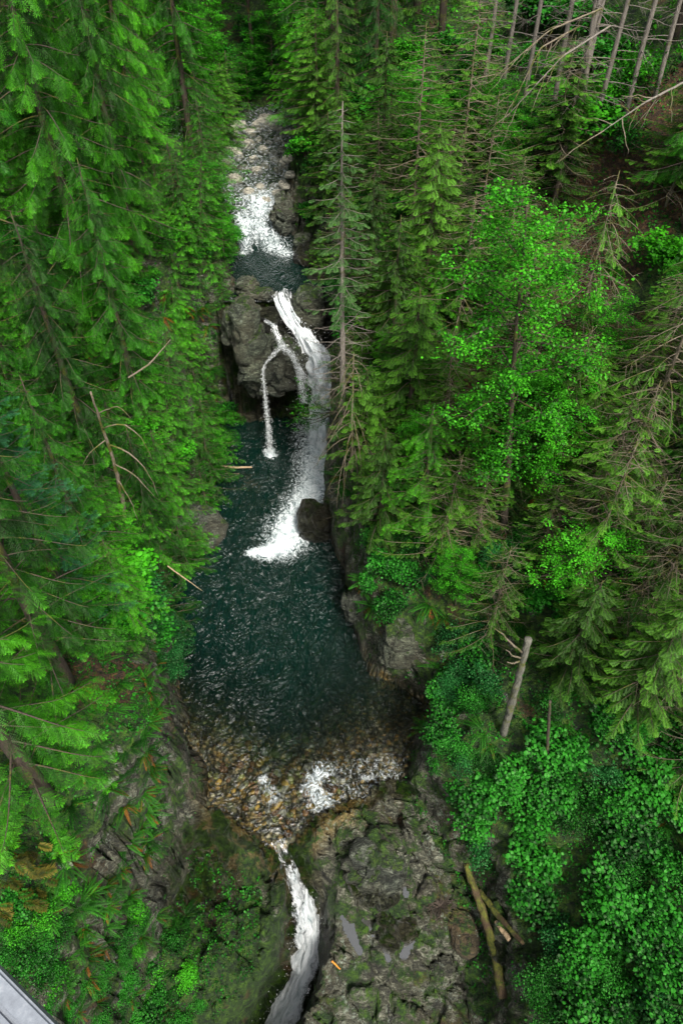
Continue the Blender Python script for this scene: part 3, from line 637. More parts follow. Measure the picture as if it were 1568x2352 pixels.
# ------------------------------------------------------------------ foliage templates
def frond(Lf=1., pairs=11, width=.34, sub=5, leaf=.05, droop=.25, seed=0, ang=55, taper=1.2, base=.06):
    """flat pinnate spray along +Y, unit length"""
    r = np.random.default_rng(seed); V = []; F = []; T = []
    def tri(a, b, c, t):
        i = len(V); V.extend([a, b, c]); F.append((i, i+1, i+2)); T.extend(t)
    def bend(p): return np.array([p[0], p[1], p[2]-droop*p[1]**2-abs(p[0])*.25])
    tri(bend([-.008, 0, 0]), bend([.008, 0, 0]), bend([0, 1, 0]), (.15, .15, .5))
    for i in range(pairs):
        s = base+(1-base)*(i+.5)/pairs
        for sd in (-1, 1):
            wl = width*math.sin(PI*min(1, (s*.86+.14))**taper)**.75*r.uniform(.8, 1.15)+.03
            an = math.radians(ang*(1-.35*s))+r.normal(0, .08)
            d = np.array([math.sin(an)*sd, math.cos(an), 0]); nn = np.array([-d[1], d[0], 0]); o = np.array([0, s+r.normal(0, .008), 0])
            if sub <= 1:
                e = o+d*wl; w = leaf
                tri(bend(o+nn*w*.3), bend(o+d*wl*.5+nn*w), bend(e), (.2, .45, .8)); tri(bend(o-nn*w*.3), bend(e), bend(o+d*wl*.5-nn*w), (.2, .8, .45))
            else:
                for k in range(sub):
                    q = (k+.6)/sub; c = o+d*wl*q; ll = leaf*(1.25-.75*q)*r.uniform(.8, 1.2)
                    for s2 in (-1, 1):
                        dd = d*.75+nn*s2*.75; e = c+dd*ll; side = (-nn*s2+d)*ll*.28
                        tri(bend(c-d*ll*.35), bend(c+side+dd*ll*.3), bend(e), (.15+.45*q*s, .3+.4*q, .45+.5*q))
    return np.array(V), np.array(F), np.array(T)
def leafcluster(n=14, size=.16, spread=.5, flat=.25, seed=0, shape=1.):
    r = np.random.default_rng(seed); V = []; F = []; T = []
    for i in range(n):
        c = np.array([r.normal(0, spread*.5), r.normal(0, spread*.5), r.normal(0, spread*.5*flat)])
        a = r.uniform(0, 2*PI); d = np.array([math.cos(a), math.sin(a), r.normal(-.15, .25)]); sd = np.array([-math.sin(a), math.cos(a), r.normal(0, .35)])
        s = size*r.uniform(.6, 1.2); w = s*.36*shape; j = len(V); dn = np.array([0, 0, -s*.14])
        V += [c, c+d*s*.35+sd*w+dn*.2, c+d*s*.75+sd*w*.7+dn*.5, c+d*s+dn, c+d*s*.75-sd*w*.7+dn*.5, c+d*s*.35-sd*w+dn*.2, c+d*s*.5+np.array([0, 0, s*.07])]
        F += [(j, j+1, j+6), (j+1, j+2, j+6), (j+2, j+3, j+6), (j+3, j+4, j+6), (j+4, j+5, j+6), (j+5, j, j+6)]
        t = r.uniform(.2, .8); T += [t-.1, t, t, t+.1, t, t, t+.05]
    return np.array(V), np.array(F), np.array(T)
FC = [frond(pairs=9, width=.40, sub=5, leaf=.052, droop=.35, seed=i, ang=58) for i in range(4)]
FCfar = [frond(pairs=8, width=.40, sub=1, leaf=.030, droop=.35, seed=i+10) for i in range(3)]
FN = [frond(pairs=13, width=.42, sub=1, leaf=.034, droop=.2, seed=i+20, ang=62) for i in range(3)]
FS = [frond(pairs=12, width=.34, sub=6, leaf=.035, droop=.15, seed=i+30, ang=52, taper=.9) for i in range(3)]
LC = [leafcluster(seed=i) for i in range(4)]
def frames(pos, d, up, s, roll=None):
    """frame with Y along d, Z near up; arrays"""
    d = d/np.linalg.norm(d, axis=1)[:, None]; x = np.cross(d, up); x /= np.linalg.norm(x, axis=1)[:, None]+1e-9; z = np.cross(x, d)
    if roll is not None:
        c, q = np.cos(roll)[:, None], np.sin(roll)[:, None]; x, z = x*c+z*q, z*c-x*q
    m = np.stack([x*s[:, None], d*s[:, None], z*s[:, None], pos], -1)
    return m
def conifer(h, R, seed, tm, fs=.6, nb=85, base=.12, droop=.5, upturn=.25, sag=.35, dens=1., power=.6, lean=0, bare=0., trunk_r=None, asym=None, name='cedar_tree', bark='bark', leaf='cedar', side_ang=50, bside=4, topfol=None):
    r = np.random.default_rng(seed); cr = MB(); br = MB(); tk = MB()
    tr = trunk_r or h*.014+.05
    n = 14; zz = np.linspace(0, h, n); wob = np.cumsum(r.normal(0, .02, (n, 2)), 0)*h*.05
    P = np.stack([wob[:, 0]+lean*zz/h, wob[:, 1], zz], 1); P[:, :2] -= P[0, :2]; P[0, 2] = -.8
    tk.tube(P, tr*(1-zz/h)**.8+.012, 8)
    pos = []; dr = []; sz = []; tn = []
    for i in range(nb):
        q = (i+.5)/nb; z = h*(base+(.985-base)*q**.85); az = i*2.39996+r.normal(0, .3)
        L = R*(1-(z/h))**power*r.uniform(.65, 1.15)+.25
        if asym is not None: L *= 1+asym[1]*math.cos(az-asym[0])
        out = np.array([math.cos(az), math.sin(az), 0])
        k = max(4, int(L/.25)); s = np.linspace(0, 1, k+1); o = np.array([np.interp(z, P[:, 2], P[:, 0]), np.interp(z, P[:, 2], P[:, 1]), z])
        side = np.array([-out[1], out[0], 0])*r.normal(0, .12)*L
        pts = o+out*(L*s)[:, None]*(1-.12*droop)+side*(s**2)[:, None]+np.array([0, 0, 1])*(L*(.12*s-droop*s**2+upturn*s**4))[:, None]
        br.tube(pts, .011*L*(1-s)+.006, bside, False)
        if r.random() < (bare if not topfol else (0. if q > topfol else .93)):
            for _ in range(int(3+L*3.5)):
                t = r.uniform(.25, 1); p = np.array([np.interp(t, s, pts[:, a]) for a in range(3)]); d = out*.6+np.array([-out[1], out[0], 0])*r.normal(0, .9)+np.array([0, 0, r.normal(-.35, .25)]); l2 = L*.28*r.uniform(.4, 1.2)
                br.tube(np.stack([p, p+d*l2*.5, p+d*l2+[0, 0, -.08*l2]]), [.006, .005, .002], 3, False)
            continue
        st = .18 if bare < .3 else .3
        kk = max(3, int(L*(1-st)/.11*dens)); ss = np.linspace(st, 1, kk)
        pp = np.stack([np.interp(ss, s, pts[:, a]) for a in range(3)], 1); tg = np.gradient(pp, axis=0); tg /= np.linalg.norm(tg, axis=1)[:, None]+1e-9
        for j in range(kk):
            sd = 1 if j % 2 else -1; an = math.radians(side_ang*(1-.55*ss[j]))*sd+r.normal(0, .15)
            if j == kk-1: an = 0
            c_, s_ = math.cos(an), math.sin(an); t = tg[j]; d = np.array([t[0]*c_-t[1]*s_, t[0]*s_+t[1]*c_, t[2]-sag*r.uniform(.3, 1.3)])
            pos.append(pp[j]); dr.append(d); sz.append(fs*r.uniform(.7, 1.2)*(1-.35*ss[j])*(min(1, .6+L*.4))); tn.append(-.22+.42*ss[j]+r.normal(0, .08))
    if not pos: return {'name': name, 'branches': br.mesh('branches', M[bark]), 'trunk': tk.mesh('trunk', M[bark], True), 'h': h}
    pos, dr, sz, tn = map(np.array, (pos, dr, sz, tn)); w = r.integers(0, len(tm), len(pos))
    fr = frames(pos, dr, np.array([[0, 0, 1.]])+r.normal(0, .25, (len(pos), 3)), sz)
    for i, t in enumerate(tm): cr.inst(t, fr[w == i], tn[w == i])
    return {'name': name, 'crown': cr.mesh('crown', M[leaf]), 'branches': br.mesh('branches', M[bark]), 'trunk': tk.mesh('trunk', M[bark], True), 'h': h}
def broadleaf(h, R, seed, nb=26, lc=LC, cs=.55, leaf='maple', bark='bark', base=.25, name='broadleaf_tree', dens=1.):
    r = np.random.default_rng(seed); cr = MB(); br = MB(); tk = MB(); n = 12; zz = np.linspace(0, h*.95, n)
    wob = np.cumsum(r.normal(0, .05, (n, 2)), 0)*h*.04; P = np.stack([wob[:, 0], wob[:, 1], zz], 1); P[:, :2] -= P[0, :2]; P[0, 2] = -.8
    tk.tube(P, h*.011*(1-zz/h*.97)+.01, 8); pos = []; tn = []
    for i in range(nb):
        q = (i+.5)/nb; z = h*(base+(.97-base)*q); az = i*2.4+r.normal(0, .4); L = R*math.sin(PI*(.18+.72*q))**.7*r.uniform(.6, 1.15)
        out = np.array([math.cos(az), math.sin(az), 0]); s = np.linspace(0, 1, 7)
        o = np.array([np.interp(z, P[:, 2], P[:, 0]), np.interp(z, P[:, 2], P[:, 1]), z]); side = np.array([-out[1], out[0], 0])*r.normal(0, .25)*L
        pts = o+out*(L*s)[:, None]+side*(s**2)[:, None]+np.array([0, 0, 1])*(L*(.45*s-.3*s**2))[:, None]
        br.tube(pts, .014*L*(1-s)+.006, 5, False)
        for j in range(int((5+L*5)*dens)):
            t = r.uniform(.25, 1)**.8; p = np.array([np.interp(t, s, pts[:, a]) for a in range(3)]); e = p+np.array([r.normal(0, .28), r.normal(0, .28), r.normal(.02, .13)])*(.4+L*.3)
            br.tube(np.stack([p, (p+e)/2+[0, 0, .04], e]), [.008, .006, .003], 3, False)
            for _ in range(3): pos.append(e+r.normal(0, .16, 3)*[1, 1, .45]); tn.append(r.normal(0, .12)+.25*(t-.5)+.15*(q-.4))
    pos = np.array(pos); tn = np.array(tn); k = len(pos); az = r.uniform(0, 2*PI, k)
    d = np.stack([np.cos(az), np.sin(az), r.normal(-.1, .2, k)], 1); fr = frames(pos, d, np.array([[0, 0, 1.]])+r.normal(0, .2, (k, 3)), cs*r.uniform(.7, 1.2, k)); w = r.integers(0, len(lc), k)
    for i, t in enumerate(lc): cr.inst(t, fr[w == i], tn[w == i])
    return {'name': name, 'crown': cr.mesh('crown', M[leaf]), 'branches': br.mesh('branches', M[bark]), 'trunk': tk.mesh('trunk', M[bark], True), 'h': h}
REG = []   # (object, look, category, group, where)
def plant(proto, p, h=None, rz=None, look='', cat='tree', group=None, where='', label=None, tilt=(0, 0), wide=1.):
    e = bpy.data.objects.new(proto['name'], None); C.objects.link(e); e.empty_display_size = .3
    e.location = tuple(p); s = (h/proto['h']) if h else 1; e.scale = (s*wide, s*wide, s)
    e.rotation_euler = (tilt[0], tilt[1], rng.uniform(0, 2*PI) if rz is None else rz)
    for part in ('trunk', 'branches', 'stems', 'foliage', 'dead_fronds', 'crown'):
        if part in proto: ob(part, proto[part], e)
    if label: tag(e, label, cat, group)
    else: REG.append((e, look, cat, group, where))
    return e
# ------------------------------------------------------------------ prototypes
CED = [conifer(14, 3.1, 101+i, FC, .74, 96, droop=.55, sag=.55, dens=1.0) for i in range(3)]
CEDL = [conifer(14, 3.3, 105+i, FC, .8, 96, droop=.6, sag=.75, dens=1.0, leaf='cedar_lime') for i in range(2)]
CEDY = [conifer(6, 2.1, 111+i, FC, .46, 84, leaf='cedar_lime', power=.65, base=.05, droop=.4, sag=.4, dens=1.) for i in range(3)]
CED_SHADE = [conifer(14, 3.1, 107+i, FC, .74, 92, droop=.6, sag=.6, dens=.9, leaf='cedar_dark') for i in range(2)]  # shade of the far left slope put into a darker foliage colour
CEDN = [conifer(13, 3.0, 121+i, [frond(pairs=12, width=.38, sub=7, leaf=.036, droop=.35, seed=70+j, ang=58) for j in range(3)], .66, 84, droop=.5, sag=.45, dens=1.15, leaf='cedar_lime') for i in range(2)]
CEDF = [conifer(18, 3.6, 131+i, FCfar, .8, 95, droop=.6, sag=.7, leaf='cedar_dark', dens=.75) for i in range(3)]
HEM = [conifer(8, 2.4, 141+i, FN+FC[:1], .46, 100, base=.06, droop=.4, sag=.35, leaf='hem', name='hemlock_tree', dens=1.25, power=.65) for i in range(3)]
HEMF = [conifer(17, 3.2, 151+i, FCfar, .7, 90, droop=.5, sag=.5, leaf='hem', name='hemlock_tree', dens=.7) for i in range(2)]
FIR = [conifer(14, 3.0, 161, FS, .6, 70, droop=.35, sag=.15, leaf='fir', name='fir_tree')]
SPR = conifer(14, 1.45, 171, FN, .36, 120, base=.12, droop=.4, sag=.3, dens=1., power=.6, topfol=.30, leaf='spruce', bark='barkpale', name='spruce_tree', trunk_r=.13)
BARE = [conifer(17, 1.7, 181+i, FN, .3, 60, base=.12, droop=.35, bare=1., bark='barkpale', name='bare_tree', trunk_r=.10, power=.3, bside=3) for i in range(3)]
AIRY = [conifer(8, 2.7, 145+i, FN+FC[:1], .36, 100, base=.06, droop=.3, sag=.3, bare=.3, leaf='hem', bark='barkmoss', name='hemlock_tree', dens=1., power=.55, bside=3, trunk_r=.06) for i in range(3)]
TWIG = [conifer(8, 2.9, 191+i, FN, .36, 90, base=.08, droop=.6, upturn=.1, bare=.55, dens=.9, leaf='hem', bark='barkmoss', name='twiggy_tree', bside=3, trunk_r=.07) for i in range(2)]
MOSSB = conifer(6, 1.7, 201, FN, .3, 60, base=.1, droop=1.15, upturn=.1, bare=.7, trunk_r=.07, bark='barkmoss', leaf='spruce', name='mossy_tree', power=.4, bside=4)
MAP = [broadleaf(12, 2.2, 211, nb=34), broadleaf(8, 2.4, 212, nb=24), broadleaf(14, 3.4, 213, nb=30, cs=.7, dens=.9)]
def shrub(seed, leaf, n=130, hgt=.75, lc=None, cs=.42, name='leafy_shrub'):
    r = np.random.default_rng(seed); fo = MB(); st = MB(); pos = []; tn = []
    lc = lc or LC
    lob = [(r.uniform(-.45, .45), r.uniform(-.45, .45), r.uniform(.55, 1.)*hgt, r.uniform(.35, .55)) for _ in range(6)]
    for a, b, c, q in lob: st.tube(np.array([[0, 0, -.15], [a*.4, b*.4, c*.5], [a, b, c]]), [.02, .014, .006], 5, False)
    for i in range(n):
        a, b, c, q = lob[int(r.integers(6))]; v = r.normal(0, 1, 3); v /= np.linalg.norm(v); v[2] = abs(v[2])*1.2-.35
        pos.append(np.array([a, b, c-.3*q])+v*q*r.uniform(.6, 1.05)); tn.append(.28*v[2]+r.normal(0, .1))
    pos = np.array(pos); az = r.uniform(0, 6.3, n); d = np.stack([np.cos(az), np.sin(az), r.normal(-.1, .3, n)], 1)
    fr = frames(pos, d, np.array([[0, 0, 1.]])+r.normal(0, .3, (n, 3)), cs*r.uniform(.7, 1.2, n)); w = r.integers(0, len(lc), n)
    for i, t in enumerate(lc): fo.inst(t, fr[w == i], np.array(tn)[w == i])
    return {'name': name, 'foliage': fo.mesh('foliage', M[leaf]), 'stems': st.mesh('stems', M['bark']), 'h': 1.}
LCb = [leafcluster(n=10, size=.24, spread=.55, flat=.4, seed=40+i, shape=1.25) for i in range(3)]
LCs = [leafcluster(n=20, size=.11, spread=.5, flat=.4, seed=50+i, shape=1.2) for i in range(3)]
SHR = [shrub(301, 'shrub', lc=LCb), shrub(302, 'shrub'), shrub(303, 'shrub', 150, .9, LCb), shrub(304, 'shrub', 140, .6, LCs)]
SHB = [shrub(311, 'shrubblue', 150, .8, LCs), shrub(312, 'shrubblue', 130, .7, LC)]
SHM = [shrub(321, 'maple', 140, .8, LCb), shrub(322, 'maple', 120, .7)]
FFt = [frond(pairs=26, width=.12, sub=1, leaf=.017, droop=.75, seed=60+i, ang=78, taper=.8, base=.1) for i in range(3)]
FFw = [frond(pairs=14, width=.36, sub=4, leaf=.05, droop=.5, seed=66+i, ang=62, taper=.8, base=.1) for i in range(2)]
def fern(seed, n=15, up=.75, tm=FFt, dead=True, leaf='fern'):
    r = np.random.default_rng(seed); fo = MB(); de = MB()
    az = np.arange(n)*2.39996+r.normal(0, .25, n); u = up*r.uniform(.6, 1.25, n)
    d = np.stack([np.cos(az), np.sin(az), u], 1); s = r.uniform(.7, 1.1, n)
    fr = frames(np.zeros((n, 3)), d, np.tile([[0, 0, 1.]], (n, 1)), s, r.normal(0, .25, n)); w = r.integers(0, len(tm), n)
    for i, t in enumerate(tm): fo.inst(t, fr[w == i], r.normal(0, .1, (w == i).sum()))
    o = {'name': 'fern', 'foliage': fo.mesh('foliage', M[leaf]), 'h': 1.}
    if dead:
        k = 8; az = r.uniform(0, 6.3, k); d = np.stack([np.cos(az), np.sin(az), r.uniform(-.1, .25, k)], 1)
        de.inst(tm[0], frames(np.zeros((k, 3))+[0, 0, .04], d, np.tile([[0, 0, 1.]], (k, 1)), r.uniform(.5, .85, k)), r.normal(0, .2, k)); o['dead_fronds'] = de.mesh('dead_fronds', M['fernbrown'])
    return o
FER = [fern(401), fern(402, 18), fern(403, 13, .95), fern(404, 16, .6, dead=False)]
FERW = [fern(411, 9, .8, FFw, False, 'maple'), fern(412, 11, .9, FFw, False, 'fern')]
def where(px, py):
    side = 'left' if px < (640 if py < 1300 else 560) else 'right'
    if side == 'right':
        if py < 330: return 'high on the far slope above the creek' if px < 1150 else 'among bare trunks at upper right'
        if py < 640: return 'beside the thin spruce at the rapids' if px < 1000 else 'on the upper right slope'
        if py < 950: return 'right of the main waterfall' if px < 1100 else 'on the right slope level with the falls'
        if py < 1300: return 'on the right bank above the foam' if px < 1150 else 'on the right slope above the broken snag'
        if py < 1680: return 'on the rock edge right of the pool' if px < 1050 else ('around the broken snag' if px < 1300 else 'far right of the broken snag')
        if py < 1980: return 'right of the pool outlet' if px < 1200 else 'on the slope right of the pool outlet'
        return 'beside the fallen log' if px < 1250 else 'in the lower right corner'
    if py < 420: return 'at the upper left above the boulders'
    if py < 680: return 'left of the upper pool'
    if py < 900: return 'on the ledge left of the falls'
    if py < 1250: return 'on the left cliff beside the pool'
    if py < 1600: return 'at the left waterline of the pool'
    if py < 1900: return 'on the mossy slab left of the outlet'
    if py < 2120: return 'on the left terrace below the slab'
    return 'in the lower left corner by the handrail'
KIND = {}
def auto(proto, p, look, cat, group, **k):
    px, py = proj([p[0], p[1], p[2]+.3]); return plant(proto, p, look=look, cat=cat, group=group, where=where(px, py), **k)
def tree(protos, x, y, h, look, i=None, **k):
    pr = protos[int(rng.integers(len(protos))) if i is None else i]; z = float(H(x, y))
    top = proj([x, y, z+h*.6]); cat = 'tree'
    px, py = proj([x, y, z+h*.5]); e = plant(pr, (x, y, z), h=h, look=look, cat=cat, group=look.replace(' tree', '')+' trees', where=where(px, max(py, 1)), **k); return e
# left side
tree(CEDN, -7.9, 7.6, 12.5, 'bright green cedar tree', 0); tree(CEDN, -8.0, 10.6, 12, 'bright green cedar tree', 1)
tree(FIR, -8.9, 13.6, 10.5, 'bluish green fir tree', 0)
for x, y, h, w_ in [(-8.3, 20.8, 9.5, 1.), (-9.2, 16.6, 9, 1.), (-10.5, 22, 12, 1.), (-12.3, 18, 13, 1.), (-9., 24.8, 11, .9), (-10.8, 27.5, 15, 1.), (-9.6, 31, 13, .9), (-12.5, 31.5, 16, 1.), (-11, 36, 14, 1.), (-9.6, 35., 11, .8), (-14.5, 26, 18, 1.), (-8.1, 40.3, 14, .75), (-10.6, 41.5, 15, .9), (-13, 38, 17, 1.), (-14.5, 21, 16, 1)]:
    tree(CED_SHADE if x < -11 else (CEDL if (y > 24 and x < -8.4 and rng.random() < .9) else CED), x, y, h, 'drooping cedar tree', wide=w_)  # outermost left cedars get the shade-dark foliage
for x, y, h in [(-6.9, 26.8, 5), (-7.3, 29, 5.5), (-6.9, 24.8, 4.5), (-7.1, 22.2, 5), (-7.9, 31.2, 6), (-7.2, 38.6, 4.5), (-7.5, 17.9, 4.6), (-7.4, 21.2, 5.5), (-7.9, 15.3, 4.5), (-8.2, 23.2, 5), (-7.0, 36.8, 4.), (-7.6, 33.5, 4), (-9., 12, 5)]:
    tree(CEDY, x, y, h, 'young cedar tree')
# far forest
for x, y, h in [(-17, 44, 17), (-19, 36, 18), (-20, 52, 18), (-15, 52, 17), (-14.5, 59, 19), (-9.5, 62, 18), (-3.5, 63, 20), (-.6, 47.2, 20), (.8, 51, 18), (2.8, 45, 15), (1.6, 57, 19), (4.6, 51, 16), (6.4, 57, 18), (5.6, 46, 13), (8.4, 50, 15), (10.5, 56, 17), (13, 50, 14), (15.5, 57, 18), (9.5, 63, 20), (3.5, 65, 20), (16, 66, 20), (20, 50, 16), (23, 58, 18), (18.5, 44, 13), (-24, 46, 20), (-22, 62, 20), (-.2, 40.5, 10), (1.8, 41.2, 9.5), (22, 40, 14), (26, 48, 16)]:
    tree(CEDF if rng.random() < .65 else HEMF, x, y, h, 'dark tall conifer tree')
for x, y, h, w_ in [(-6.4, 58.5, 12, 1.), (-3.4, 57.2, 10, 1.), (-11.5, 57.5, 11, 1.), (-1., 60, 11, 1), (-9, 56.6, 6, 1), (-4.9, 56.5, 5, 1.2), (-2.6, 52.5, 6, 1.), (-2, 48.5, 6.5, .9), (-1.7, 44.2, 5.5, .9), (-7.2, 31, 4.5, 1.), (-6.9, 28.5, 4., 1.)]:
    tree(MAP, x, y, h, 'bright green broadleaf tree', 1, wide=w_)
for x, y, h, w_ in [(-6.3, 36.2, 3., 1.2), (-6.1, 34.6, 2.6, 1.2), (-6.9, 35.4, 3.6, 1.1), (-6.6, 32.7, 2.6, 1.1), (-6.5, 38., 3, 1)]:
    tree(MAP, x, y, h, 'low spreading broadleaf tree', 1, wide=w_)
# right side
e = plant(SPR, (0.02, 24.6, H(0.02, 24.6)), h=18.9-float(H(0.02, 24.6)), label='thin spruce with bare lower branches standing right of the main waterfall', cat='tree', rz=.4, wide=1.15)
plant(MOSSB, (0.45, 22.6, H(.45, 22.6)-.2), h=6.2, label='bare mossy tree hanging its branches over the right cliff edge by the foam', cat='tree', wide=1.1)
plant(MAP[0], (6.1, 17.8, H(6.1, 17.8)), h=12.3, label='tall slender bright green broadleaf tree rising above the conifers on the right slope', cat='tree', tilt=(0, -.12), rz=0)
for x, y, h, w_ in [(2.8, 22.8, 7, 1.), (2.2, 25.8, 7, .9), (3.6, 27.5, 7.5, .9), (4.6, 24.6, 7, 1.), (1.6, 19.6, 5.5, 1.), (3.2, 19.0, 6, 1.), (5.4, 14.6, 5.2, 1.), (7.4, 12.3, 5.0, 1.1), (8.9, 10.6, 5.2, 1.1), (8.2, 14.8, 6.5, 1.), (6.3, 21.5, 6.5, 1.), (5.6, 27.8, 7, 1), (7.7, 18.8, 6, 1), (9.6, 12.9, 6, 1), (3.2, 31, 7.5, .9), (1.3, 28.6, 6.5, .8), (5.2, 31.5, 7.5, 1), (1.9, 34, 7, .9), (10.4, 9., 5, 1)]:
    tree(AIRY if (x > 3 and rng.random() < .6) else (HEM if rng.random() < .5 else CEDY), x, y, h, 'light green young conifer tree', wide=w_)
for x, y, h in [(12.2, 20.5, 10), (13., 16.2, 10), (12.6, 25, 11), (15, 22, 12), (16, 30, 13), (14.2, 35, 12)]:
    tree(CED+HEMF, x, y, h, 'full green conifer tree on the edge')
for x, y, h in [(9.9, 17.6, 8), (10.6, 14.2, 8), (9., 16.2, 6), (11.2, 12., 7), (8.4, 21.8, 7.5), (9.8, 10.6, 5.5)]:
    tree(TWIG, x, y, h, 'half bare twiggy tree')
for x, y, h in [(7.1, 30, 3.5), (6, 33.5, 4), (4, 34.8, 4), (3.6, 37, 4.5), (2.4, 38, 4), (6.6, 24.4, 4), (3.3, 21, 3.3)]:
    tree(MAP, x, y, h, 'small broadleaf tree', 1, wide=1.1)
for px, py, h, ti, i, lb in [(1093, 345, 16, .02, 0, 'straight pale bare trunk, leftmost of the tall dead trees'), (1195, 275, 17, 0, 1, 'slim bare trunk second from left among the tall dead trees'), (1288, 385, 18, -.02, 2, 'bare trunk left of the leaning pair at the upper right'),
                         (1312, 392, 18, .10, 0, 'leaning pale bare trunk, right one of the crossing pair at upper right'), (1300, 360, 17, .04, 1, 'thin bare trunk between the crossing pair at upper right'), (1262, 300, 17, .03, 1, 'thin grey bare trunk just left of the crossing pair'), (1352, 330, 16, .05, 2, 'thin bare trunk just right of the crossing pair at upper right'), (1150, 230, 17, -.02, 1, 'thin bare trunk between the two leftmost pale trunks'), (1500, 230, 15, .03, 0, 'slender bare trunk at the far right edge of the dead trees'), (1432, 272, 16, .0, 2, 'rightmost bare trunk with spreading dead limbs at the top right')]:
    p = G(px, py); plant(BARE[i], p, h=h, label=lb, cat='tree', tilt=(0, ti), group=None)
for x, y, h, w_ in [(-1.3, 41.3, 6, 1), (-1.9, 44, 6.5, 1), (-.7, 38.2, 5.5, 1), (-1.2, 36., 3.2, 1.), (-2.2, 47, 6, 1), (-2.6, 50, 6, 1), (-9.2, 44.2, 6.5, 1.1), (-8.9, 47.8, 6.5, 1.1), (-9.6, 51.5, 7, 1.1), (-7.9, 42.2, 5.5, 1), (-7.8, 45.4, 5, 1.), (-7.5, 49.2, 5, 1.), (-7.6, 52.8, 4.5, 1.2), (-6.6, 54.6, 4, 1.2)]:
    tree(CEDY+HEM+MAP[1:2], x, y, h, 'leafy creekside tree', wide=w_*1.1)
# interlocked young growth between the big trees
def f_sap(px, py, p):
    if XL(p[1])-.2 < p[0] < XR(p[1])+.5: return
    if 1290 < px < 1520 and 330 < py < 800: return
    if 1100 < px < 1260 and py > 1300: return
    if px < 1000 and py > 1120 and px > 784: return
    e = auto((HEM[:2]+CEDY[:1]+AIRY+AIRY[:2]+MAP[1:2]*2)[int(rng.integers(10))] if px > 784 else (CEDY+CED[:1]+CEDY)[int(rng.integers(7))], p, 'young tree', 'tree', 'young trees filling the forest', h=rng.uniform(2.6, 5.2), wide=1.25, tilt=(rng.uniform(-.12, .12), rng.uniform(-.12, .12)))
def scatter0(x0, x1, y0, y1, step, f):
    for a in np.arange(x0, x1, step):
        for b in np.arange(y0, y1, step):
            px, py = a+rng.uniform(-.45, .45)*step, b+rng.uniform(-.45, .45)*step; f(px, py, G(px, py))
scatter0(810, 1620, 420, 1430, 108, f_sap); scatter0(-40, 500, 380, 1350, 112, f_sap)
# ------------------------------------------------------------------ shrubs and ferns
def scatter(x0, x1, y0, y1, step, f, jit=.45):
    for a in np.arange(x0, x1, step):
        for b in np.arange(y0, y1, step):
            px, py = a+rng.uniform(-jit, jit)*step, b+rng.uniform(-jit, jit)*step
            p = G(px, py); f(px, py, p)
def inx(px, py, R):
    return any(a <= px <= c and b <= py <= d for a, b, c, d in R)
KEEP = [(1035, 1975, 1195, 2330), (1135, 1455, 1225, 1690), (850, 1430, 990, 1560)]
def put(p, protos, look, cat, group, r0, r1):
    s = rng.uniform(r0, r1); auto(protos[int(rng.integers(len(protos)))], p-[0, 0, .05], look, cat, group, h=s, tilt=(rng.uniform(-.15, .15), rng.uniform(-.15, .15)))
def f_right(px, py, p):
    if inx(px, py, KEEP): return
    if px < 1010 and py > 1560: return
    if px < 1060+(py-1900)*.25 and py > 1900: return
    if p[0] < XR(p[1])+.5: return
    r = rng.random()
    if r < .66: put(p, SHR, 'leafy green shrub', 'shrub', 'leafy shrubs on the right slope', .75, 1.2)
    elif r < .76: put(p, SHB, 'bluish green shrub', 'shrub', 'bluish shrubs', .7, 1.1)
    else: put(p, FER, 'sword fern', 'fern', 'sword ferns', .4, .68)
scatter(1040, 1600, 1700, 2400, 68, f_right)
def f_rmid(px, py, p):
    if inx(px, py, KEEP) or p[0] < XR(p[1])+.3: return
    r = rng.random()
    if r < .36: put(p, SHR, 'leafy green shrub', 'shrub', 'leafy shrubs on the right slope', .6, 1.0)
    elif r < .48: put(p, SHB, 'bluish green shrub', 'shrub', 'bluish shrubs', .6, 1.0)
    elif r < .9: put(p, FER, 'sword fern', 'fern', 'sword ferns', .5, .85)
scatter(840, 1560, 1270, 1690, 66, f_rmid)
for px, py, k, s in [(1040, 1480, 1, 1.1), (1090, 1520, 0, 1.1), (1060, 1560, 1, 1.), (1110, 1590, 1, 1.), (1040, 1610, 1, .9), (1090, 1460, 1, .9), (880, 1310, 0, .9), (850, 1350, 0, .7), (930, 1340, 0, .9), (905, 1390, 0, .7), (1010, 1700, 0, .8), (1040, 1740, 0, .8), (1000, 1760, 0, .6)]:
    auto((SHR if k == 0 else SHB)[int(rng.integers(2))], G(px, py), 'dense low shrub', 'shrub', 'dense low shrubs', h=s)
def f_rup(px, py, p):
    if 1320 < px < 1500 and 330 < py < 560: return
    if p[0] < XR(p[1])+.3: return
    r = rng.random()
    if r < .4: put(p, SHR+SHM, 'leafy green shrub', 'shrub', 'leafy shrubs on the right slope', .7, 1.3)
    elif r < .6: put(p, FER, 'sword fern', 'fern', 'sword ferns', .6, .9)
scatter(760, 1560, 420, 1260, 92, f_rup)
def f_ll(px, py, p):
    if py < 2100 and px > 330: return
    if py+.9*px > 2760: return
    if py > 2200+px*.95: return
    r = rng.random()
    if r < .55: put(p, SHM[1:]+SHR[3:]+SHR[:2]+SHR[1:2], 'low leafy shrub', 'shrub', 'low shrubs on the left terrace', .4, .75)
    elif r < .62: put(p, FERW, 'lady fern', 'fern', 'lady ferns', .35, .55)
    else: put(p, FER, 'sword fern', 'fern', 'sword ferns', .35, .58)
scatter(40, 480, 2060, 2420, 40, f_ll)
def f_lm(px, py, p):
    r = rng.random()
    if r < .45: put(p, FER, 'sword fern', 'fern', 'sword ferns', .4, .75)
    elif r < .6: put(p, FERW, 'lady fern', 'fern', 'lady ferns', .35, .5)
scatter(20, 350, 1380, 2060, 84, f_lm)
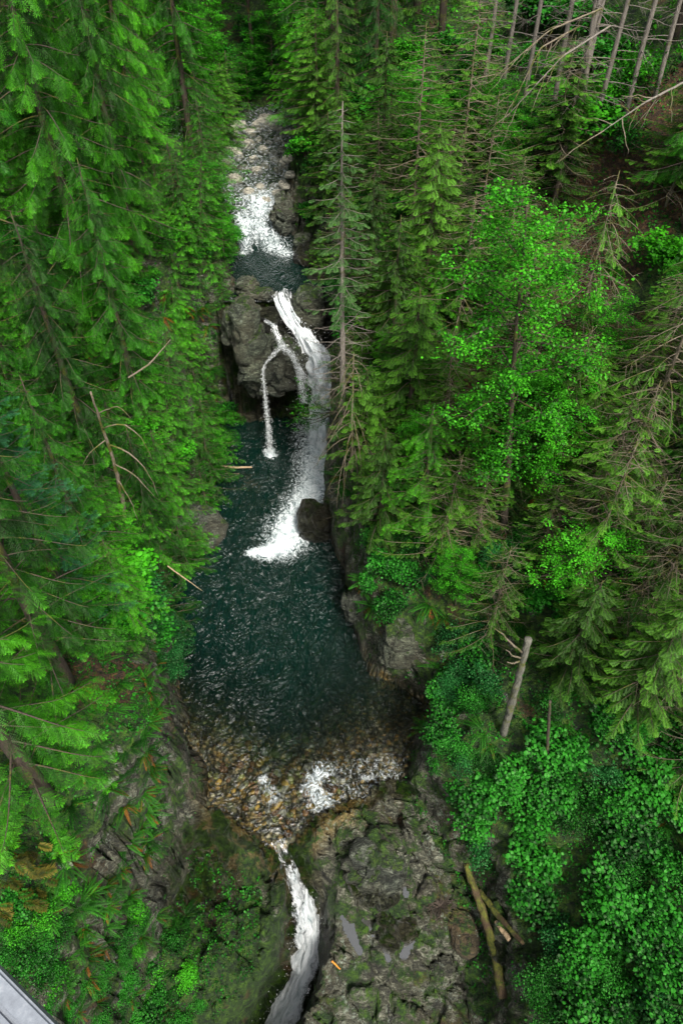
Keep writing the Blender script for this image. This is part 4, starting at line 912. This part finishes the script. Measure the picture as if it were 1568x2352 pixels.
for px, py, h in [(500, 520, 3), (520, 560, 2.5), (470, 560, 3.5), (440, 620, 3.5), (500, 640, 2.4), (470, 680, 2.6), (520, 700, 1.8), (430, 850, 3.2), (470, 880, 2.8), (400, 920, 3.4), (450, 960, 3), (480, 930, 2.4), (420, 1040, 3.), (460, 1080, 2.6), (390, 1120, 3), (360, 1190, 2.8), (440, 820, 2.6), (370, 1000, 3)]:
    p = G(px, py); auto(CEDY[int(rng.integers(3))], p-[.2, 0, .2], 'small cedar tree', 'tree', 'small cedars on the left cliff', h=h*1.15, wide=1.1, tilt=(0, .15))
for py in range(1490, 2000, 34):
    px = 345-(8 if py > 1800 else 0)+rng.uniform(-14, 14); put(G(px, py), FER+SHM[1:]+FER[:2], 'overhanging rim plant', 'plant', 'plants along the left rim of the gorge', .4, .7)
def f_lu(px, py, p):
    if p[0] > XL(p[1])+.1: return
    r = rng.random()
    if r < .5: put(p, SHM+SHR, 'leafy green shrub', 'shrub', 'leafy shrubs on the left slope', .6, 1.1)
    elif r < .8: put(p, FER, 'sword fern', 'fern', 'sword ferns', .6, .9)
scatter(60, 560, 560, 1300, 70, f_lu)
for px, py, s in [(390, 700, .9), (420, 730, .95), (455, 745, .9), (400, 765, .9), (440, 785, .8), (480, 770, .8), (370, 735, .9), (470, 720, .7)]:
    auto(FER[int(rng.integers(3))], G(px, py), 'big sword fern', 'fern', 'big sword ferns on the left ledge', h=s)
for px, py, s, pr in [(290, 1350, 1.6, SHM[0]), (335, 1380, 1.5, SHB[1]), (305, 1420, 1.5, SHR[0]), (350, 1440, 1.3, SHB[0]), (365, 1400, 1.1, SHM[1]), (400, 1560, 1., SHB[1]), (375, 1480, 1.2, SHR[2]), (260, 1400, 1.1, SHM[0]), (385, 1470, 1.0, SHB[0]), (405, 1510, .95, SHB[0]), (375, 1530, 1., SHB[0]), (350, 1500, 1., SHB[0]), (300, 1470, .9, SHM[1])]:
    auto(pr, G(px, py)+[0, 0, .1], 'rounded bushy shrub', 'shrub', 'bushy shrubs leaning over the left waterline', h=s)
for px, py, s, k in [(250, 1815, .95, 1), (200, 1790, .6, 0), (150, 1720, .55, 2), (330, 1560, .7, 0), (270, 1570, .7, 1), (235, 1520, .7, 0), (190, 2085, .95, 1), (280, 2010, .6, 0), (300, 2060, .6, 2), (330, 2160, .75, 1), (115, 1560, .6, 0)]:
    auto(FER[k], G(px, py), 'lush sword fern', 'fern', 'lush sword ferns', h=s*.75)
def f_far(px, py, p):
    if p[1] > 75: return
    if XL(p[1])-.5 < p[0] < XR(p[1])+.5 and p[1] < 56: return
    put(p, SHM+SHR, 'leafy understory shrub', 'shrub', 'understory shrubs', 1.0, 1.9)
scatter(330, 1500, 110, 420, 78, f_far); scatter(480, 730, 150, 270, 42, f_far)
# ------------------------------------------------------------------ single pieces
def wood(name, pts, rad, mat, label, cat, parts=(), sides=9):
    pts = [np.array(p, float) for p in pts]; o0 = pts[0].copy()
    P, R, _ = dense(pts, rad, 30); mb = MB(); mb.tube(P-o0, R, sides+4); q_ = mb.v[-1]*7; mb.v[-1] = mb.v[-1]+np.stack([fbm(q_[:, 0]+k, q_[:, 1], q_[:, 2], 3, 7) for k in (0, 9, 18)], 1)*max(rad)*.45
    if parts:
        e = bpy.data.objects.new(name, None); C.objects.link(e); e.location = tuple(o0); ob('trunk', mb.mesh('trunk', mat, True), e)
        for q, r in parts:
            m2 = MB(); Q, RR, _ = dense([np.array(a)-o0 for a in q], r, 9); m2.tube(Q+rng.normal(0, .012, Q.shape), RR, 5); ob('branch', m2.mesh('branch', M['barkmoss']), e)
    else: e = ob(name, mb.mesh(name, mat, True), None, o0)
    return tag(e, label, cat)
b = G(1156, 1686); yb = b[1]
t_ = aty(1213, 1466, yb)
def bp(px, py, dy=0): return aty(px, py, yb+dy)
wood('broken_snag', [b-[0, 0, .4], (b+t_)/2, t_], [.125, .11, .095], M['snag'], 'broken grey trunk standing upright on the right slope with mossy branch stubs', 'snag',
     [([bp(1200, 1500), bp(1175, 1478, -.2), bp(1135, 1442, -.3)], [.035, .03, .008]), ([bp(1197, 1510), bp(1180, 1510, -.2), bp(1160, 1492, -.3)], [.03, .025, .008]), ([bp(1193, 1518), bp(1180, 1524, -.1), bp(1166, 1522, -.3)], [.03, .025, .012])])
b = G(1256, 1752); wood('broken_snag', [b-[0, 0, .2], aty(1262, 1610, b[1])], [.055, .04], M['bark'], 'thin brown dead stem standing among shrubs right of the pool outlet', 'snag')
b = G(293, 1240); b2 = aty(208, 900, b[1]-1.2)
wood('dead_tree', [b, aty(283, 1150, b[1]-.2), aty(262, 1060, b[1]-.5), aty(235, 980, b[1]-.8), b2], [.10, .085, .07, .05, .025], M['barkmoss'], 'mossy leaning dead trunk with bare curved limbs on the left cliff', 'tree',
     [([aty(235, 985, b[1]-.8), aty(280, 968, b[1]-1), aty(325, 1000, b[1]-1), aty(352, 1060, b[1]-1)], [.03, .03, .02, .008]),
      ([aty(250, 1020, b[1]-.6), aty(300, 1040, b[1]-.9), aty(340, 1080, b[1]-.9), aty(365, 1145, b[1]-.9)], [.035, .03, .02, .008]),
      ([aty(262, 1065, b[1]-.5), aty(310, 1090, b[1]-.8), aty(355, 1140, b[1]-.8)], [.03, .025, .008]),
      ([aty(270, 1100, b[1]-.4), aty(300, 1150, b[1]-.7), aty(318, 1195, b[1]-.7)], [.03, .02, .008]),
      ([aty(225, 950, b[1]-.9), aty(270, 930, b[1]-1.2), aty(300, 960, b[1]-1.3)], [.025, .02, .008]),
      ([aty(245, 1010, b[1]-.6), aty(205, 1040, b[1]-1), aty(180, 1090, b[1]-1)], [.025, .02, .008])])
def gz(px, py, dz): return G(px, py)+[0, 0, dz]
wood('fallen_log', [gz(1066, 1988, .2), gz(1100, 2090, .3), gz(1130, 2190, .35), gz(1150, 2300, .3)], [.09, .14, .15, .15], M['logmoss'], 'thick mossy log lying between the rock and the shrubs at lower right', 'log')
wood('fallen_log', [gz(1096, 2050, .25), gz(1140, 2110, .3), gz(1195, 2175, .3)], [.09, .09, .06], M['logmoss'], 'thinner dark log slanting behind the thick mossy one', 'log')
wood('broken_log', [gz(1134, 2128, .45), gz(1163, 2168, .4)], [.09, .07], M['barktan'], 'short tan broken log piece beside the thick mossy log', 'log')
wood('wood_piece', [gz(762, 2210, .06), gz(781, 2228, .06)], [.035, .02], plain('orange_wood', (.55, .22, .03), .8), 'small orange splinter of wood on the rock right of the chute', 'wood')
wood('dead_branch', [atz(385, 1300, 3.5), atz(420, 1325, 2.9), atz(465, 1357, 2.2)], [.03, .025, .008], M['barktan'], 'pale bare branch sticking out over the left side of the pool', 'branch')
wood('floating_log', [atz(505, 1070, .04), atz(540, 1074, .05), atz(578, 1073, .05)], [.05, .06, .05], M['barktan'], 'small log floating in the dark pool below the cave', 'log')
wood('floating_log', [atz(515, 1088, .03), atz(550, 1088, .03)], [.03, .04], M['bark'], 'smaller dark stick floating below the log near the cave', 'log')
wood('mossy_limb', [aty(295, 868, 19.5), aty(345, 835, 20), aty(392, 780, 20.6)], [.03, .03, .012], M['barkmoss'], 'thick mossy limb slanting up through the cedars left of the falls', 'branch')
for i, (P0, P1, P2, lb) in enumerate([((1095, 60, 40), (1050, 66, 38), (1000, 55, 36), 'mossy limb reaching left from the leftmost pale trunk'),]):
    pass
# long dead drooping boughs at the upper right
DB = [((1400, 60), (1290, 130), (1170, 260), 26), ((1380, 20), (1260, 70), (1120, 190), 27), ((1420, 120), (1350, 180), (1300, 300), 25), ((1568, 190), (1480, 235), (1385, 300), 19), ((1330, 60), (1240, 110), (1180, 230), 27), ((1370, 180), (1290, 230), (1150, 330), 26),
      ((1568, 150), (1520, 170), (1440, 240), 19), ((1300, 30), (1220, 30), (1130, 60), 28), ((1440, 20), (1500, 60), (1568, 110), 24), ((1390, 90), (1410, 180), (1380, 300), 25)]
for i, (a, m_, c, y) in enumerate(DB[:2]+DB[3:5]):
    A, B_, C_ = aty(*a, y), aty(*m_, y-1.), aty(*c, y-1.5)
    parts = []
    P, _, _ = dense([A, B_, C_], [1, 1, 1], 12)
    for q in range(2, 12):
        d = rng.normal(0, .35, 3)+(P[q]-P[q-1])*1.4+np.array([0, 0, -.25]); parts.append(([P[q], P[q]+d*.6+[0, 0, .05], P[q]+d*1.1], [.014, .01, .004]))
    wood('dead_bough', [A, B_, C_], [.03, .022, .006], M['barkmoss'] if i % 2 else M['barkpale'], '%s bare dead bough hanging among the tall trunks at upper right' % ('leftmost', 'second', 'third', 'fourth', 'fifth', 'sixth', 'seventh', 'eighth', 'ninth', 'tenth')[i], 'branch', parts, 6)
# tangled dead bush
mb = MB(); c0 = gz(1010, 2085, .1)
for i in range(70):
    a = rng.uniform(0, 2*PI); L = rng.uniform(.3, .75); a2 = a+rng.uniform(-1.6, 1.6)
    p = np.array([[0, 0, 0], [math.cos(a)*L*.5, math.sin(a)*L*.5, .25], [math.cos((a+a2)/2)*L, math.sin((a+a2)/2)*L, .3], [math.cos(a2)*L*.95, math.sin(a2)*L*.95, .1]])
    Q, R_, _ = dense(p, [.012, .01, .007, .003], 9); mb.tube(Q, R_, 4, False)
tag(ob('dead_bush', mb.mesh('dead_bush', M['bark']), None, c0), 'round tangle of bare brown twigs on the rock left of the log', 'bush')
# leafy branch in front of the fall
mb = MB(); br = MB(); o0 = aty(772, 945, 29.0)
tips = []
for a, b_, c in [((772, 945), (735, 935), (690, 900)), ((772, 945), (735, 950), (672, 935)), ((772, 945), (740, 965), (690, 980)), ((772, 945), (730, 940), (705, 880)), ((760, 945), (725, 965), (668, 960))]:
    P, R_, _ = dense([aty(*a, 29.), aty(*b_, 28.7), aty(*c, 28.5)], [.03, .02, .006], 12); br.tube(P-o0, R_, 5, False)
    for q in range(4, 12):
        for _ in range(3): tips.append(P[q]-o0+rng.normal(0, .22, 3))
tips = np.array(tips); k = len(tips); az = rng.uniform(0, 6.3, k)
mb.inst(LC[0], frames(tips, np.stack([np.cos(az), np.sin(az), rng.normal(-.1, .3, k)], 1), np.array([[0, 0, 1.]])+rng.normal(0, .3, (k, 3)), .42*rng.uniform(.7, 1.2, k)), rng.normal(.05, .12, k))
e = bpy.data.objects.new('leafy_bough', None); C.objects.link(e); e.location = tuple(o0); ob('branches', br.mesh('branches', M['bark']), e); ob('foliage', mb.mesh('foliage', M['maple']), e)
tag(e, 'leafy green bough hanging in front of the main waterfall', 'branch')
# red patch on pale rock
import bmesh
P = [aty(a, b_, 30.55) for a, b_ in ((556, 735), (562, 733), (573, 741), (568, 746), (560, 743))]
c = np.mean(P, 0); me = bpy.data.meshes.new('red_cloth'); me.from_pydata([tuple(p-c) for p in P]+[tuple(p-c+[0, .02, -.04]) for p in P], [], [[0, 1, 2, 3, 4]]+[[i, i+5, (i+1) % 5+5, (i+1) % 5] for i in range(5)])
me.materials.append(plain('orange_red', (.75, .10, .04), .7)); tag(ob('red_scrap', me, None, c), 'small orange red scrap lying on the pale rock left of the falls', 'scrap')
# dry yellowing bough at lower left edge
mb = MB(); pos = []
for i in range(34):
    p = gz(rng.uniform(-20, 110), rng.uniform(1960, 2140), rng.uniform(.2, 1.0)); pos.append(p)
pos = np.array(pos); k = len(pos); o0 = pos[0].copy(); az = rng.uniform(-.9, .5, k)
mb.inst(FN[0], frames(pos-o0, np.stack([np.cos(az), np.sin(az), rng.normal(-.3, .3, k)], 1), np.array([[0, 0, 1.]])+rng.normal(0, .3, (k, 3)), .42*rng.uniform(.6, 1.2, k)), rng.normal(-.1, .2, k))
tag(ob('dry_bough', mb.mesh('dry_bough', M['dry']), None, o0), 'yellowing dry conifer bough at the lower left edge above the handrail', 'branch')
# ------------------------------------------------------------------ low ground cover
def cover(name, n, x0, x1, y0, y1, size, mat, label, thr=-.2, keepf=None, seed=5, lc=None):
    x = rng.uniform(x0, x1, n); y = rng.uniform(y0, y1, n); z = H(x, y); e = .12
    sl = np.hypot((H(x+e, y)-H(x-e, y))/(2*e), (H(x, y+e)-H(x, y-e))/(2*e))
    k = (np.maximum(XL(y)-x, x-XR(y)) > .1) | ((y < YN(x)-.9) & (x < -2.8) & (z > -3))
    k &= fbm(x*.9, y*.9, 0, 4, seed) > thr-.12*(sl < 1.2)
    k &= (rng.random(n) < np.where(sl > 2.2, .35, 1)) & ((y > 33) | (z > .25) | (y < YN(x)))
    if keepf is not None: k &= keepf(x, y, z)
    dep = S2*(y-(z-CH)); k &= (dep > 4) & (abs(x) < dep*.54) & ((y+(z-CH))*S2*FP/dep > -1260) & ((y+(z-CH))*S2*FP/dep < 1250)
    x, y, z = x[k], y[k], z[k]; m = len(x); az = rng.uniform(0, 6.3, m)
    mb = MB(); fr = frames(np.stack([x, y, z+rng.uniform(.0, .07, m)], 1), np.stack([np.cos(az), np.sin(az), rng.normal(0, .4, m)], 1), np.array([[0, 0, 1.]])+rng.normal(0, .4, (m, 3)), size*rng.uniform(.5, 1.3, m))
    mb.inst(lc, fr, .9*(fbm(x*.7, y*.7, 0, 3, seed+1))*.5+rng.normal(0, .12, m))
    tag(ob(name, mb.mesh(name, mat)), label, kind='stuff'); return m
L3 = leafcluster(n=5, size=.16, spread=.6, flat=.25, seed=99, shape=1.2)
nA = cover('ground_cover', 34000, -9, 14, 0, 34, .45, M['shrub'], 'low leafy ground cover on both banks', lc=L3)
nB = cover('ground_cover', 12000, -26, 26, 30, 75, 1.1, M['maple'], 'low leafy ground cover on the upper slopes', lc=L3, seed=15, thr=-.3)
nC = cover('moss_tufts', 20000, -8.5, 5, 0, 12, .2, M['maple'], 'small bright moss and seedling tufts on the near rocks', lc=leafcluster(n=6, size=.14, spread=.5, flat=.3, seed=98), seed=25, thr=.0, keepf=lambda x, y, z: (x < -2.5) | (x > 2.5))

EXPO=1.95
# ------------------------------------------------------------------ bridge rail
def rail():
    e = bpy.data.objects.new('bridge_handrail', None); C.objects.link(e)
    p0 = np.array([-.466, .218, CH-1.10]); p1 = np.array([-.373, .157, CH-1.10]); u = (p1-p0)/np.linalg.norm(p1-p0); v = np.array([-u[1], u[0], 0])
    if v[0]+v[1] > 0: v = -v
    e.location = tuple(p0)
    m, nt, out = newmat('galvanised_steel'); n = N(nt); tc = n('TexCoord')
    z1 = n.noise(tc.outputs['Object'], 26, 6, .7); z2 = n.noise(tc.outputs['Object'], 120, 3, .6)
    col = n.ramp(n.math('ADD', n.math('MULTIPLY', z1, .7), n.math('MULTIPLY', z2, .3)), [(.3, (.13, .14, .16)), (.55, (.22, .24, .27)), (.72, (.36, .37, .39))])
    p = n('BsdfPrincipled'); n.l(col, p.inputs['Base Color']); p.inputs['Roughness'].default_value = .55; p.inputs['Metallic'].default_value = .25
    n.l(n.bump(z1, .3, .003), p.inputs['Normal']); n.l(p.outputs[0], out.inputs[0])
    import bmesh
    def bar(name, a0, a1, b0, b1, z0, z1, bev=.004):
        bm = bmesh.new(); vs = []
        for z in (z0, z1):
            for a, b in ((a0, b0), (a1, b0), (a1, b1), (a0, b1)): vs.append(bm.verts.new(tuple(u*a+v*b+np.array([0, 0, z]))))
        for f in ((3, 2, 1, 0), (4, 5, 6, 7), (0, 1, 5, 4), (1, 2, 6, 5), (2, 3, 7, 6), (3, 0, 4, 7)): bm.faces.new([vs[i] for i in f])
        bmesh.ops.recalc_face_normals(bm, faces=bm.faces)
        bmesh.ops.bevel(bm, geom=list(bm.edges), offset=bev, segments=3, affect='EDGES')
        me = bpy.data.meshes.new(name); bm.to_mesh(me); bm.free(); me.materials.append(m)
        for q in me.polygons: q.use_smooth = False
        return ob(name, me, e)
    bar('top_plate', -1.2, 1.2, .028, .17, -.05, -.004); bar('edge_strip', -1.2, 1.2, 0, .0275, -.06, .002)
    bar('post', -.75, -.69, .06, .13, -1.2, -.055); bar('post', .55, .61, .06, .13, -1.2, -.055)
    tag(e, 'pale grey steel handrail of the footbridge in the lower left corner', 'railing')
rail()
# ------------------------------------------------------------------ labels
ORD = ['', 'first', 'second', 'third', 'fourth', 'fifth', 'sixth', 'seventh', 'eighth', 'ninth', 'tenth', 'eleventh', 'twelfth', 'thirteenth', 'fourteenth', 'fifteenth', 'sixteenth', 'seventeenth', 'eighteenth', 'nineteenth', 'twentieth',
       'twenty-first', 'twenty-second', 'twenty-third', 'twenty-fourth', 'twenty-fifth', 'twenty-sixth', 'twenty-seventh', 'twenty-eighth', 'twenty-ninth', 'thirtieth', 'thirty-first', 'thirty-second', 'thirty-third', 'thirty-fourth', 'thirty-fifth', 'thirty-sixth', 'thirty-seventh', 'thirty-eighth', 'thirty-ninth', 'fortieth'] + ['fortieth-odd']*60
from collections import defaultdict
GR = defaultdict(list)
for o, look, cat, group, where in REG+BO: GR[(look, cat, where)].append((o, group))
for (look, cat, where), L in GR.items():
    def key(o): return proj(list(o.location[:2])+[o.location[2]+.3])[0]
    L.sort(key=lambda q: key(q[0]))
    for i, (o, group) in enumerate(L):
        w_n = lambda t: len(t.split())
        if len(L) == 1: lb = look+' '+where
        elif i == 0: lb = 'leftmost '+look+' '+where
        elif i == len(L)-1: lb = 'rightmost '+look+' '+where
        else: lb = ORD[i+1]+' '+look+' from the left '+where
        while len(lb.split()) > 16: lb = lb.replace(' from the left', ' from left', 1) if ' from the left' in lb else ' '.join(lb.split()[:16])
        tag(o, lb, cat, group if len(L) > 1 else None)
# ------------------------------------------------------------------ sky and sun
w = bpy.data.worlds.new('World'); bpy.context.scene.world = w; w.use_nodes = True; nt = w.node_tree; nt.nodes.clear(); n = N(nt)
SE, SA = math.radians(54), math.radians(155)     # sun height, compass angle from +y towards +x
sk = n('TexSky'); sk.sky_type = 'NISHITA'; sk.sun_disc = False; sk.sun_elevation = SE; sk.sun_rotation = SA; sk.dust_density = 3; sk.air_density = 1.
hs = n('HueSaturation'); hs.inputs['Saturation'].default_value = .35; n.l(sk.outputs[0], hs.inputs['Color'])
bg = n('Background'); bg.inputs[1].default_value = .065; n.l(hs.outputs[0], bg.inputs[0]); wo = n('OutputWorld'); n.l(bg.outputs[0], wo.inputs[0])
sl = bpy.data.lights.new('sun', 'SUN'); sl.energy = 1.5; sl.angle = math.radians(12); sl.color = (1, .96, .88)
so = bpy.data.objects.new('sun', sl); C.objects.link(so)
so.rotation_euler = Vector((math.sin(SA)*math.cos(SE), math.cos(SA)*math.cos(SE), math.sin(SE))).to_track_quat('Z', 'Y').to_euler()
sc = bpy.context.scene; sc.view_settings.view_transform = 'Standard'; sc.view_settings.look = 'None'; sc.view_settings.exposure = EXPO; sc.view_settings.gamma = 1
sc.render.engine = 'CYCLES'; cy = sc.cycles; cy.max_bounces = 6; cy.diffuse_bounces = 3; cy.glossy_bounces = 2; cy.transparent_max_bounces = 12; cy.transmission_bounces = 3
cy.use_denoising = True; cy.caustics_reflective = False; cy.caustics_refractive = False; cy.sample_clamp_indirect = 6
